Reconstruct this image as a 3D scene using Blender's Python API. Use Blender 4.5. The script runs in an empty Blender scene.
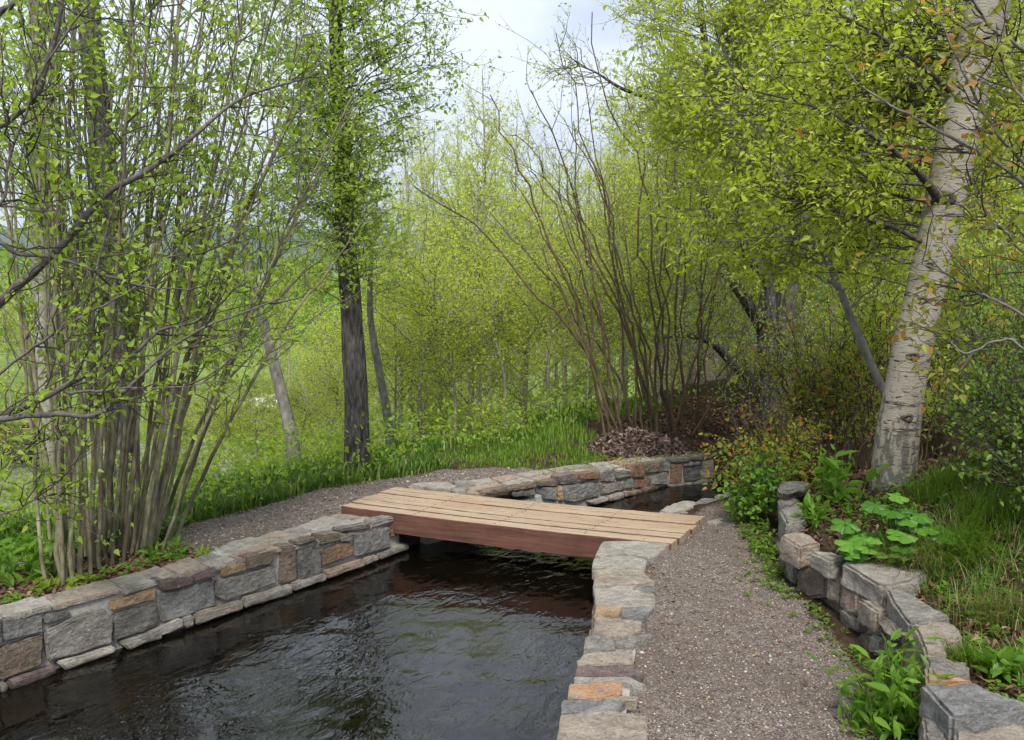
import bpy, bmesh, math
import numpy as np
from mathutils import Vector, noise as mnoise
rng = np.random.default_rng(11)
R = math.radians
sc = bpy.context.scene
COL = sc.collection
TH = math.atan(85 / 850.0)          # camera pitch below the horizon
EYE = np.array([0.0, 0.0, 1.6]); FPX = 850.0
FW = np.array([0, math.cos(TH), -math.sin(TH)]); UP = np.array([0, math.sin(TH), math.cos(TH)]); RT = np.array([1.0, 0, 0])

def ray(px, py): return FW * FPX + UP * (370 - py) + RT * (px - 512)
def P(px, py, z=0.0):
    d = ray(px, py); return EYE + d * ((z - EYE[2]) / d[2])
def PY(px, py, Y):
    d = ray(px, py); return EYE + d * (Y / d[1])
def at(X, Y, Z): return np.array([X, Y, Z], float)
def reg(ox, oy, s): return lambda pts: [(ox + a * s, oy + b * s) for a, b in pts]

# ------------------------------------------------------------------ objects
def tag(o, label=None, cat=None, group=None, kind=None):
    if label: o['label'] = label
    if cat: o['category'] = cat
    if group: o['group'] = group
    if kind: o['kind'] = kind
    return o
def empty(name, loc, label, cat, group=None):
    o = bpy.data.objects.new(name, None); COL.objects.link(o)
    o.location = tuple(float(v) for v in loc)
    return tag(o, label, cat, group)
def link(me, name, parent=None):
    o = bpy.data.objects.new(name, me); COL.objects.link(o)
    if parent is not None:
        o.parent = parent
        o.location = tuple(-v for v in parent.location)   # meshes are written in world metres
    return o
def mk(name, V, Fs, mats, parent=None, midx=None, rnd=None, smooth=True, extra=None):
    """Fs: list of int arrays, (M,3) or (M,4); midx: material index per array; rnd: float per vertex"""
    V = np.asarray(V, np.float32)
    me = bpy.data.meshes.new(name)
    Fs = [np.asarray(f, np.int32) for f in Fs]
    keep = [i for i, f in enumerate(Fs) if len(f)]
    me.vertices.add(len(V)); me.vertices.foreach_set('co', V.ravel())
    li = np.concatenate([Fs[i].ravel() for i in keep])
    cnt = np.concatenate([np.full(len(Fs[i]), Fs[i].shape[1], np.int32) for i in keep])
    st = np.concatenate([[0], np.cumsum(cnt)[:-1]]).astype(np.int32)
    me.loops.add(len(li)); me.loops.foreach_set('vertex_index', li)
    me.polygons.add(len(cnt)); me.polygons.foreach_set('loop_start', st); me.polygons.foreach_set('loop_total', cnt)
    for m in mats: me.materials.append(m)
    if midx is not None:
        mi = np.concatenate([np.full(len(Fs[i]), midx[i], np.int32) if np.isscalar(midx[i]) else np.asarray(midx[i], np.int32) for i in keep])
        me.polygons.foreach_set('material_index', mi)
    if smooth: me.polygons.foreach_set('use_smooth', np.ones(len(cnt), bool))
    if rnd is not None:
        a = me.attributes.new('rnd', 'FLOAT', 'POINT'); a.data.foreach_set('value', np.asarray(rnd, np.float32))
    for k, arr in (extra or {}).items():
        a = me.attributes.new(k, 'FLOAT', 'POINT'); a.data.foreach_set('value', np.asarray(arr, np.float32))
    me.update(calc_edges=True)
    return link(me, name, parent)
class Acc:
    """collects vertices and faces of several kinds into one mesh"""
    def __init__(s): s.V = []; s.F = []; s.M = []; s.R = []; s.n = 0
    def add(s, V, F, m=0, rnd=None):
        V = np.asarray(V).reshape(-1, 3)
        if len(V) == 0: return
        s.V.append(V); s.F.append(np.asarray(F) + s.n); s.M.append(m)
        s.R.append(np.zeros(len(V)) + (0.5 if rnd is None else rnd)); s.n += len(V)
    def build(s, name, mats, parent=None, smooth=True):
        return mk(name, np.concatenate(s.V), s.F, mats, parent, s.M, np.concatenate(s.R), smooth)

# ------------------------------------------------------------------ materials
MATS = {}
class NT:
    def __init__(s, name):
        s.m = bpy.data.materials.new(name); s.m.use_nodes = True
        s.t = s.m.node_tree; s.t.nodes.clear(); MATS[name] = s.m
    def n(s, typ, **kw):
        nd = s.t.nodes.new('ShaderNode' + typ)
        for k, v in kw.items():
            if k in nd.inputs: s.put(nd.inputs[k], v)
            else: setattr(nd, k, v)
        return nd
    def put(s, sock, v):
        if isinstance(v, bpy.types.NodeSocket): s.t.links.new(v, sock)
        elif isinstance(v, (tuple, list)) and len(v) == 3 and sock.type == 'RGBA': sock.default_value = (*v, 1)
        else: sock.default_value = v
    def pos(s, sc_=(1, 1, 1)):
        g = s.n('NewGeometry'); mp = s.n('Mapping'); s.t.links.new(g.outputs['Position'], mp.inputs['Vector'])
        mp.inputs['Scale'].default_value = sc_; return mp.outputs[0]
    def rpos(s, ang, sc_):
        g = s.n('NewGeometry'); a = s.n('Mapping'); b = s.n('Mapping')
        s.t.links.new(g.outputs['Position'], a.inputs['Vector']); s.t.links.new(a.outputs[0], b.inputs['Vector'])
        a.inputs['Rotation'].default_value = (0, 0, -ang); b.inputs['Scale'].default_value = sc_; return b.outputs[0]
    def noise(s, scale, detail=4, rough=0.55, vec=None, dist=0.0):
        nd = s.n('TexNoise', Scale=scale, Detail=detail, Roughness=rough, Distortion=dist)
        s.t.links.new(vec if vec is not None else s.pos(), nd.inputs['Vector']); return nd.outputs['Fac']
    def voro(s, scale, vec=None, feature='F1', out='Distance'):
        nd = s.n('TexVoronoi', feature=feature, Scale=scale)
        s.t.links.new(vec if vec is not None else s.pos(), nd.inputs['Vector']); return nd.outputs[out]
    def ramp(s, fac, stops):
        nd = s.n('ValToRGB'); s.put(nd.inputs[0], fac); e = nd.color_ramp.elements
        while len(e) < len(stops): e.new(0.5)
        for el, (p_, c) in zip(e, stops):
            el.position = p_; el.color = (*c, 1) if not np.isscalar(c) else (c, c, c, 1)
        return nd.outputs[0]
    def mix(s, fac, a, b, mode='MIX'):
        nd = s.n('MixRGB', blend_type=mode); s.put(nd.inputs[0], fac); s.put(nd.inputs[1], a); s.put(nd.inputs[2], b); return nd.outputs[0]
    def math(s, op, a, b=0.5, clamp=False):
        nd = s.n('Math', operation=op, use_clamp=clamp); s.put(nd.inputs[0], a); s.put(nd.inputs[1], b); return nd.outputs[0]
    def attr(s, name):
        nd = s.n('Attribute', attribute_name=name); return nd.outputs['Fac']
    def bump(s, h, strength=0.5, dist=0.01, normal=None):
        nd = s.n('Bump', Strength=strength, Distance=dist, Height=h)
        if normal is not None: s.put(nd.inputs['Normal'], normal)
        return nd.outputs[0]
    def out(s, sh, disp=None):
        o = s.n('OutputMaterial'); s.t.links.new(sh, o.inputs['Surface']); return s.m
    def pbr(s, col, rough=0.8, normal=None, spec=0.4, **kw):
        b = s.n('BsdfPrincipled'); s.put(b.inputs['Base Color'], col); s.put(b.inputs['Roughness'], rough)
        b.inputs['Specular IOR Level'].default_value = spec
        if normal is not None: s.put(b.inputs['Normal'], normal)
        for k, v in kw.items(): s.put(b.inputs[k], v)
        return b.outputs[0]

def leaf_mat(name, c0, c1, c2=None, trans=0.45, tint=(1.0, 1.0, 0.55), rough=0.45, f2=0.9):
    t = NT(name); r = t.attr('rnd')
    stops = [(0.0, c0), (0.75, c1)]
    if c2: stops += [(f2 - 0.01, c1), (f2 + 0.02, c2)]
    col = t.ramp(r, stops)
    tcol = t.mix(1.0, col, tuple(min(1, v * 1.7) for v in tint), 'MULTIPLY')
    n2 = t.n('MixRGB', blend_type='ADD'); n2.inputs[0].default_value = 0.9; t.put(n2.inputs[1], tcol); t.put(n2.inputs[2], tcol)
    p = t.pbr(col, rough, spec=0.35)
    tr = t.n('BsdfTranslucent'); t.put(tr.inputs['Color'], n2.outputs[0])
    mx = t.n('MixShader'); mx.inputs[0].default_value = trans
    t.t.links.new(p, mx.inputs[1]); t.t.links.new(tr.outputs[0], mx.inputs[2])
    return t.out(mx.outputs[0])
def bark_mat(name, a, b, scale=(1, 1, 0.25), sz=40, bstr=0.8, bd=0.01, c=None):
    t = NT(name); v = t.pos(scale); n = t.noise(sz, 6, 0.65, v); n2 = t.noise(6, 3)
    f = t.math('ADD', t.math('MULTIPLY', n, 0.75), t.math('MULTIPLY', n2, 0.35))
    col = t.ramp(f, [(0.38, a), (0.68, b)])
    if c: col = t.mix(t.ramp(t.noise(3.0, 4), [(0.5, 0.0), (0.62, 1.0)]), col, c)
    cr_ = t.voro(sz * 1.3, v); col = t.mix(t.ramp(cr_, [(0.35, 0.0), (0.75, 0.55 if bstr > 0.9 else 0.15)]), col, tuple(q * 0.45 for q in a))
    return t.out(t.pbr(col, 0.9, t.bump(t.math('SUBTRACT', n, t.math('MULTIPLY', cr_, 0.6)), bstr, bd), spec=0.2))
def stone_mat(name, base, dark, light, fleck=None, lich=0.55, fl=(0.5, 0.6)):
    t = NT(name)
    n1 = t.noise(9, 8, 0.68, dist=0.6); n2 = t.noise(46, 7, 0.72); n3 = t.noise(150, 4, 0.7)
    lay = t.noise(7, 6, 0.6, t.pos((1, 1, 5)), 1.2)
    col = t.ramp(n1, [(0.28, dark), (0.5, base), (0.74, light)])
    col = t.mix(t.ramp(lay, [(0.45, 0.0), (0.62, 0.55)]), col, dark)
    if fleck: col = t.mix(t.ramp(t.noise(5.5, 6, 0.7), [(fl[0], 0.0), (fl[1], 0.8)]), col, fleck)
    col = t.mix(t.ramp(n2, [(lich, 0.0), (lich + 0.12, 0.55)]), col, (0.42, 0.41, 0.39))   # pale crust of lichen and lime
    col = t.mix(t.ramp(n3, [(0.3, 0.45), (0.5, 0.0)]), col, tuple(v * 0.4 for v in dark))
    streak = t.noise(30, 5, 0.75, t.pos((1, 1, 3)), 2.0)
    col = t.mix(t.ramp(streak, [(0.5, 0.0), (0.6, 0.5), (0.72, 0.0)]), col, light)
    col = t.mix(t.ramp(streak, [(0.34, 0.6), (0.44, 0.0)]), col, tuple(v * 0.55 for v in dark))
    g_ = t.n('NewGeometry'); sx_ = t.n('SeparateXYZ'); t.put(sx_.inputs[0], g_.outputs['Position'])
    wet = t.math('ADD', t.math('MULTIPLY', sx_.outputs[2], 9.0), t.math('MULTIPLY', t.noise(11, 4), 0.8))     # silt and algae band at the waterline
    col = t.mix(t.ramp(t.math('ADD', wet, 2.75), [(0.45, 0.85), (0.75, 0.0)]), col, (0.035, 0.03, 0.014))
    col = t.mix(t.ramp(t.noise(3.3, 6, 0.7), [(0.57, 0.0), (0.66, 0.45)]), col, (0.085, 0.095, 0.04))
    h = t.math('ADD', t.math('MULTIPLY', n1, 1.0), t.math('MULTIPLY', n2, 0.8))
    h = t.math('ADD', h, t.math('MULTIPLY', t.voro(22, t.pos((1, 1, 1.6))), 0.35))
    return t.out(t.pbr(col, 0.85, t.bump(h, 1.0, 0.03), spec=0.35))

stone_mat('stone_grey', (0.287, 0.262, 0.229), (0.129, 0.118, 0.106), (0.491, 0.452, 0.394))
stone_mat('stone_dark', (0.175, 0.162, 0.146), (0.070, 0.066, 0.060), (0.339, 0.311, 0.270))
stone_mat('stone_blue', (0.240, 0.234, 0.225), (0.111, 0.110, 0.108), (0.433, 0.412, 0.383))
stone_mat('stone_pale', (0.421, 0.379, 0.324), (0.234, 0.209, 0.178), (0.585, 0.537, 0.470))
stone_mat('stone_beige', (0.409, 0.333, 0.259), (0.222, 0.181, 0.146), (0.562, 0.486, 0.400))
stone_mat('stone_brown', (0.222, 0.164, 0.119), (0.099, 0.073, 0.054), (0.374, 0.305, 0.232))
stone_mat('stone_rust', (0.281, 0.153, 0.097), (0.140, 0.079, 0.054), (0.421, 0.282, 0.194))
stone_mat('stone_ochre', (0.421, 0.277, 0.151), (0.222, 0.147, 0.086), (0.550, 0.429, 0.292))
stone_mat('stone_orange', (0.421, 0.328, 0.243), (0.281, 0.181, 0.119), (0.562, 0.475, 0.378), fleck=(0.585, 0.271, 0.097), fl=(0.40, 0.5))
stone_mat('stone_purple', (0.193, 0.136, 0.127), (0.094, 0.068, 0.065), (0.339, 0.266, 0.243))
stone_mat('stone_pink', (0.421, 0.299, 0.232), (0.246, 0.169, 0.135), (0.538, 0.435, 0.356))
stone_mat('stone_lichen', (0.246, 0.220, 0.189), (0.117, 0.107, 0.097), (0.398, 0.362, 0.313), fleck=(0.468, 0.282, 0.119))
def mortar():
    t = NT('mortar'); n = t.noise(60, 6, 0.7); n1 = t.noise(7, 4)
    col = t.mix(t.ramp(n1, [(0.35, 0.0), (0.65, 1.0)]), (0.47, 0.445, 0.405), (0.31, 0.29, 0.26))
    return t.out(t.pbr(t.mix(t.ramp(n, [(0.3, 0.6), (0.5, 0.0)]), col, (0.12, 0.11, 0.10)), 0.95, t.bump(n, 0.8, 0.012), spec=0.2))
mortar()
def dark_rubble():
    t = NT('dark_rubble'); n = t.noise(20, 6, 0.7)
    return t.out(t.pbr(t.ramp(n, [(0.3, (0.02, 0.018, 0.016)), (0.7, (0.07, 0.06, 0.05))]), 0.95, t.bump(n, 1, 0.03), spec=0.2))
dark_rubble()

def gravel_cols(t):
    n = t.noise(30, 5, 0.7); v = t.voro(140, out='Color')
    sep = t.n('SeparateColor'); t.put(sep.inputs[0], v)
    col = t.ramp(sep.outputs[0], [(0.0, (0.072, 0.058, 0.050)), (0.5, (0.185, 0.15, 0.128)), (0.85, (0.275, 0.23, 0.20)), (0.98, (0.45, 0.41, 0.37))])
    col = t.mix(t.ramp(t.noise(1.6, 5), [(0.36, 0.0), (0.66, 0.7)]), col, (0.12, 0.092, 0.075))
    col = t.mix(t.ramp(t.noise(4.5, 4), [(0.55, 0.0), (0.72, 0.55)]), col, (0.20, 0.135, 0.095))
    col = t.mix(t.ramp(t.noise(0.9, 5, 0.6, t.rpos(0.15, (1.6, 0.5, 1))), [(0.4, 0.0), (0.66, 0.5)]), col, (0.115, 0.09, 0.073))
    h = t.math('ADD', t.math('MULTIPLY', t.voro(140), -0.8), n)
    return col, h
def gravel():
    t = NT('gravel_surface'); col, h = gravel_cols(t)
    return t.out(t.pbr(col, 0.95, t.bump(h, 0.9, 0.008), spec=0.2))
gravel()
def ground_mat():
    t = NT('ground_soil')
    gcol, gh_ = gravel_cols(t)
    n = t.noise(14, 7, 0.7); n2 = t.noise(2.2, 5)
    soil = t.ramp(n, [(0.3, (0.022, 0.014, 0.009)), (0.55, (0.075, 0.047, 0.03)), (0.75, (0.15, 0.10, 0.065))])
    grass = t.ramp(t.noise(38, 7, 0.75), [(0.3, (0.03, 0.035, 0.012)), (0.5, (0.06, 0.085, 0.016)), (0.62, (0.10, 0.14, 0.03)), (0.8, (0.17, 0.14, 0.07))])
    lawn = t.ramp(t.noise(0.25, 5, 0.6), [(0.35, (0.12, 0.19, 0.035)), (0.65, (0.22, 0.29, 0.07))])
    gw = t.math('ADD', t.attr('grassw'), t.math('MULTIPLY', t.math('SUBTRACT', n2, 0.5), 0.9))
    c = t.mix(t.ramp(gw, [(0.4, 0.0), (0.6, 1.0)]), soil, grass)
    pw = t.math('ADD', t.attr('pathw'), t.math('MULTIPLY', t.math('SUBTRACT', t.noise(9, 5), 0.5), 1.0))
    c = t.mix(t.ramp(pw, [(0.42, 0.0), (0.58, 1.0)]), c, gcol)
    c = t.mix(t.attr('lawnw'), c, lawn)
    return t.out(t.pbr(c, 0.95, t.bump(t.math('ADD', n, gh_), 0.8, 0.015), spec=0.15))
ground_mat()
def water_mat(name, col=(0.010, 0.008, 0.004), sc1=7.0, bd=0.02, strength=0.5, rough=0.03, ang=0.0):
    t = NT(name)
    v = t.rpos(ang, (1.0, 2.0, 1))
    a = t.noise(sc1, 2, 0.5, v, 1.0); b = t.noise(sc1 * 3.2, 2, 0.5, t.rpos(ang + 0.5, (1, 1.7, 1)), 1.0); c = t.noise(1.3, 3, 0.5)
    h = t.math('ADD', t.math('MULTIPLY', a, 1.0), t.math('MULTIPLY', b, 0.36))
    calm = t.ramp(c, [(0.38, 0.14), (0.62, 1.15)])
    h = t.math('MULTIPLY', h, calm)
    bed = t.ramp(t.noise(3, 5), [(0.35, col), (0.7, tuple(v_ * 2.2 for v_ in col))])
    return t.out(t.pbr(bed, rough, t.bump(h, strength, bd), spec=1.0, IOR=1.40))
water_mat('channel_water', (0.0022, 0.0016, 0.0007), 5.0, 0.022, 0.5, 0.02, 0.9)
water_mat('stream_water', (0.13, 0.13, 0.125), 4.0, 0.05, 0.8, 0.12)
def wood_top():
    t = NT('timber_top'); v = t.rpos(DECK_ANG, (0.6, 11, 11))
    g = t.noise(3.2, 6, 0.7, v, 0.4); g2 = t.noise(40, 4, 0.7); bl = t.noise(3.0, 4)
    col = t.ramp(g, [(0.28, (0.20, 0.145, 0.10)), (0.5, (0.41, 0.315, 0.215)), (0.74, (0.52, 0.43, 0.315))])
    col = t.mix(t.ramp(bl, [(0.4, 0.0), (0.7, 0.45)]), col, (0.34, 0.21, 0.14))
    col = t.mix(t.ramp(t.attr('rnd'), [(0, 0.0), (1, 0.25)]), col, (0.30, 0.17, 0.10))
    col = t.mix(t.ramp(g2, [(0.31, 0.75), (0.41, 0.0)]), col, (0.09, 0.055, 0.035))
    ck = t.noise(3.0, 5, 0.75, t.rpos(DECK_ANG, (0.35, 22, 22)), 0.6)
    col = t.mix(t.ramp(ck, [(0.34, 0.85), (0.42, 0.0)]), col, (0.07, 0.042, 0.028))
    col = t.mix(t.ramp(t.noise(1.7, 5, 0.6), [(0.45, 0.0), (0.7, 0.4)]), col, (0.46, 0.39, 0.31))
    return t.out(t.pbr(col, 0.85, t.bump(t.math('ADD', g, g2), 0.6, 0.006), spec=0.25))
def wood_side():
    t = NT('timber_side'); v = t.rpos(DECK_ANG, (0.6, 4, 11))
    g = t.noise(3.0, 6, 0.7, v, 0.5); bl = t.noise(4.0, 4)
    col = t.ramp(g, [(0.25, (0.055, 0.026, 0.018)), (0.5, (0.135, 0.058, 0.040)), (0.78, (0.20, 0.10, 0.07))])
    col = t.mix(t.ramp(bl, [(0.38, 0.6), (0.6, 0.0)]), col, (0.055, 0.028, 0.02))
    k = t.voro(2.3, t.pos((1, 1, 1.4)))
    col = t.mix(t.ramp(k, [(0.05, 0.9), (0.10, 0.0)]), col, (0.035, 0.012, 0.01))      # knots
    return t.out(t.pbr(col, 0.75, t.bump(g, 0.5, 0.006), spec=0.3))
# ------------------------------------------------------------------ plan geometry (world metres)
WZ = -0.30                                        # water level
def xy(p): return np.array(p[:2], float)
R1 = reg(0, 560, 160/846); R2 = reg(130, 530, 160/846); R3 = reg(260, 490, 160/846)
R4 = reg(380, 440, 180/1024); R5 = reg(540, 430, 200/1024); R6 = reg(560, 520, 160/846)
R7 = reg(540, 620, 160/987); R8 = reg(760, 460, 160/846); RB = reg(820, 560, 204/839)
LF = [xy(P(x, y, WZ)) for x, y in [(0, 692), (60, 671), (106, 657), (155, 641), (206, 624), (260, 604), (324, 582), (366, 567), (404, 552)]]
LF = [LF[0] + (LF[0] - LF[2]) * 3.0] + LF          # the wall runs on past the left edge of the photo
FF = [xy(P(x, y, WZ)) for x, y in [(470, 540), (589, 508), (649, 490), (669, 487), (712, 482)]]
FF = [xy(P(430, 546, WZ))] + FF[1:]
RF = [xy(P(x, y, 0.0)) for x, y in [(560, 740), (575, 690), (588, 645), (593, 600), (596, 560), (604, 542)]]
RF = [RF[0] + np.array([-0.12, -1.0]), RF[0] + np.array([-0.05, -0.5])] + RF
FR = [xy(P(x, y, -0.02)) for x, y in [(640, 522), (659, 511), (684, 501), (702, 497), (716, 493), (738, 490)]]
FR = FR + [FR[-1] + np.array([0.7, 0.25]), FR[-1] + np.array([2.2, 0.5])]
CHAN = np.array(LF + FF + [FF[-1] + np.array([0.9, 0.5]), FF[-1] + np.array([2.4, 0.7])] + FR[::-1] + RF[::-1])
RETX = np.array([(1.1, 2.2), (1.36, 2.8), (1.48, 3.05), (1.585, 3.38), (1.61, 3.68), (1.61, 4.07), (1.54, 4.4), (1.52, 4.65), (1.64, 5.15), (1.78, 5.68), (2.05, 6.2), (2.7, 6.6), (4.2, 6.9)])
RETX = np.vstack([[(0.8, 1.2)], RETX])
EDGE = np.array([(-9, 3.6), (-4.6, 4.3), (-3.3, 5.1), (-2.3, 5.75), (-1.65, 6.6), (-1.3, 7.4), (-0.8, 8.0), (0.2, 8.8), (0.97, 9.4), (2.4, 11), (5, 14.5), (12, 22)])

def pip(x, y, poly):
    ins = np.zeros(x.shape, bool); n = len(poly)
    for i in range(n):
        x1, y1 = poly[i]; x2, y2 = poly[(i + 1) % n]
        c = ((y1 > y) != (y2 > y)); t = (y - y1) / (y2 - y1 + 1e-12) * (x2 - x1) + x1
        ins ^= c & (x < t)
    return ins
def pdist(x, y, line, signed=False):
    """distance to a polyline; signed: positive on the right-hand side of its direction"""
    best = np.full(x.shape, 1e9); sg = np.zeros(x.shape)
    for (x1, y1), (x2, y2) in zip(line[:-1], line[1:]):
        dx, dy = x2 - x1, y2 - y1; L = dx * dx + dy * dy + 1e-12
        t = np.clip(((x - x1) * dx + (y - y1) * dy) / L, 0, 1)
        d = np.hypot(x - x1 - t * dx, y - y1 - t * dy); s = -(dx * (y - y1) - dy * (x - x1))
        m = d < best; best = np.where(m, d, best); sg = np.where(m, np.sign(s), sg)
    return best * sg if signed else best
def sstep(a, b, v):
    t = np.clip((v - a) / (b - a), 0, 1); return t * t * (3 - 2 * t)
def vnoise(x, y, f, seed=0.0):
    """cheap smooth value noise from summed sines"""
    r = np.random.default_rng(int(seed * 10 + 5)); o = 0
    for k in range(7):
        a = r.uniform(0, 6.28); w = f * r.uniform(0.6, 1.7)
        o = o + np.sin((x * np.cos(a) + y * np.sin(a)) * w + r.uniform(0, 6.28))
    return o / 3.5
def ztop(y): return np.interp(y, [3.2, 4.0, 4.9, 6.1, 9], [0.06, 0.04, 0.0, -0.06, -0.06])
CLOSE = np.vstack([CHAN, CHAN[:1]])
def bank(x, y):
    s = pdist(x, y, RETX, True)                    # right of the dry-stone wall
    on = s > 0.13
    b = 0.205 + 0.33 * sstep(0.1, 1.5, s) + 0.10 * sstep(1.2, 6, s)
    b = b * (1 - 0.75 * sstep(5.2, 8.5, y)) - 0.10 * (1 - sstep(2.2, 3.2, y))
    return on, b, s
def gh(x, y, chan=True):
    x = np.asarray(x, float); y = np.asarray(y, float)
    left = pdist(x, y, np.array(list(LF) + list(FF)), True) < 0
    h = np.where(left & (x < 2.2), ztop(y) - 0.035, -0.03)
    h = h + 0.10 * sstep(8.0, 9.2, y) * (x > 0.3)
    on, b, s = bank(x, y)
    h = np.where(on, b, h)
    e = pdist(x, y, EDGE, True)                    # negative beyond the path's far edge
    drop = sstep(0.15, 9.0, -e) * 2.7
    h = h - np.where(e < 0, drop, 0)
    h = h + np.where(e < 0, 1, 0) * 0.02 * np.clip(np.hypot(x, y) - 120, 0, 3000)
    h = h + 0.010 * vnoise(x, y, 3.0, 1) + np.where(on | (e < 0), 0.03, 0.0) * vnoise(x, y, 2.0, 2)
    if chan:
        ins = pip(x, y, CHAN); d = pdist(x, y, CLOSE)
        h = np.where(ins | (d < 0.10), -0.85, h)
    return h
def g1(x, y, chan=False): return float(gh(np.array([x]), np.array([y]), chan)[0])

def grid_axis(a, b, step, far, g=1.13):
    mid = list(np.arange(a, b, step)); lo, hi = [], []
    v, s = a, step
    while v > -far: s *= g; v -= s; lo.append(v)
    v, s = b, step
    hi.append(b)
    while v < far: s *= g; v += s; hi.append(v)
    return np.array(lo[::-1] + mid + hi)
# path areas (plan), traced from the photo
PATH_R = [P(x, y, -0.03)[:2] for x, y in [(648, 545), (690, 515), (722, 500), (745, 505), (752, 545), (775, 575), (800, 600), (832, 632), (858, 668), (872, 700), (880, 740)]]
PATH_R = PATH_R + [np.array([1.15, 2.6]), np.array([0.7, 1.0]), np.array([0.35, 0.5]), RF[0] + np.array([0.33, -1]), xy(P(640, 740, 0.0)), xy(P(618, 660, 0.0))]
PATH_L = [P(x, y, -0.06)[:2] for x, y in [(160, 560), (170, 530), (230, 508), (300, 492), (370, 478), (440, 467), (520, 464), (560, 470), (500, 480), (452, 484), (400, 505), (330, 520), (300, 528), (240, 545), (215, 556)]]
PATH_L = PATH_L + [xy(P(60, 590, 0.0)), xy(P(0, 600, 0)), xy(P(-150, 640, 0)), xy(P(-150, 560, 0)), xy(P(0, 552, 0)), xy(P(90, 545, 0))]
PATH_L = np.array(PATH_L); PATH_R = np.array(PATH_R)
def pathw(x, y):
    w = np.zeros(x.shape)
    for pl in (PATH_L, PATH_R):
        i = pip(x, y, pl); d = pdist(x, y, np.vstack([pl, pl[:1]]))
        w = np.maximum(w, np.clip(0.5 + np.where(i, d, -d) / 0.16, 0, 1))
    return w
def build_ground():
    ax = grid_axis(-5.2, 4.6, 0.055, 2600); ay = grid_axis(1.0, 11.0, 0.055, 2600)
    X, Y = np.meshgrid(ax, ay, indexing='ij'); h = gh(X.ravel(), Y.ravel()).reshape(X.shape)
    nx, ny = X.shape; V = np.stack([X, Y, h], -1).reshape(-1, 3)
    I = np.arange(nx * ny).reshape(nx, ny)
    F = np.stack([I[:-1, :-1], I[1:, :-1], I[1:, 1:], I[:-1, 1:]], -1).reshape(-1, 4)
    x, y = V[:, 0], V[:, 1]; e = pdist(x, y, EDGE, True)
    on, b, s = bank(x, y)
    pw = pathw(x, y)
    lawn = sstep(4, 10, -e) * (x < 0.16 * y)
    gw = np.where(e < 0, 1.0, 0.0) + sstep(0.5, 0.0, e) * 0.55 * (y > 7)
    gw = np.where((~on) & (y > 8.3) & (x > 0.8), 0.25, gw)
    gw = np.where(on, 0.28 + 0.15 * vnoise(x, y, 1.3, 6), gw)
    tag(mk('ground', V, [F], [MATS['ground_soil']], rnd=np.zeros(len(V)), extra={'pathw': pw, 'grassw': gw, 'lawnw': lawn}), 'bare earth and grass around the channel, falling away to a lawn', kind='structure')
    # gravel paths: their own sheets a few millimetres above the ground
    for nm, pl, lab in (('gravel_path', PATH_R, 'grey brown gravel path running to the bridge beside the low dry-stone wall'), ('footpath', PATH_L, 'gravel path crossing behind the mortared wall on the far side of the channel')):
        st = 0.03; x0, y0 = pl.min(0) - 0.1; x1, y1 = pl.max(0) + 0.1
        gx = np.arange(max(x0, -6), x1, st); gy = np.arange(max(y0, 0.6), y1, st)
        X, Y = np.meshgrid(gx, gy, indexing='ij'); w = pathw(X.ravel(), Y.ravel()).reshape(X.shape)
        nearp = pip(X.ravel(), Y.ravel(), pl).reshape(X.shape) | (pdist(X.ravel(), Y.ravel(), np.vstack([pl, pl[:1]])).reshape(X.shape) < 0.05)
        w = np.where(nearp, w, 0) + 0.25 * vnoise(X, Y, 25, 3)
        hh = gh(X.ravel(), Y.ravel(), True).reshape(X.shape)
        Z = hh + 0.006 + 0.0035 * vnoise(X, Y, 60, 4)
        ok = (w > 0.5) & (hh > -0.3)
        I = np.arange(X.size).reshape(X.shape)
        q = ok[:-1, :-1] & ok[1:, :-1] & ok[1:, 1:] & ok[:-1, 1:]
        F = np.stack([I[:-1, :-1], I[1:, :-1], I[1:, 1:], I[:-1, 1:]], -1)[q]
        used = np.unique(F); mp = np.zeros(X.size, int); mp[used] = np.arange(len(used))
        tag(mk(nm, np.stack([X, Y, Z], -1).reshape(-1, 3)[used], [mp[F]], [MATS['gravel_surface']]), lab, kind='structure')
build_ground()

def sheet(name, poly, z, mat, label, kind='structure', step=0.0):
    x = np.array(poly); V = np.column_stack([x, np.full(len(x), z)])
    bm = bmesh.new(); vs = [bm.verts.new(v) for v in V]; f = bm.faces.new(vs); bmesh.ops.triangulate(bm, faces=[f])
    if f.is_valid and f.normal.z < 0: bmesh.ops.reverse_faces(bm, faces=bm.faces)
    bmesh.ops.recalc_face_normals(bm, faces=bm.faces)
    for f in bm.faces:
        if f.normal.z < 0: f.normal_flip()
    me = bpy.data.meshes.new(name); bm.to_mesh(me); bm.free(); me.materials.append(mat)
    return tag(link(me, name), label, kind=kind)

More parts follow.
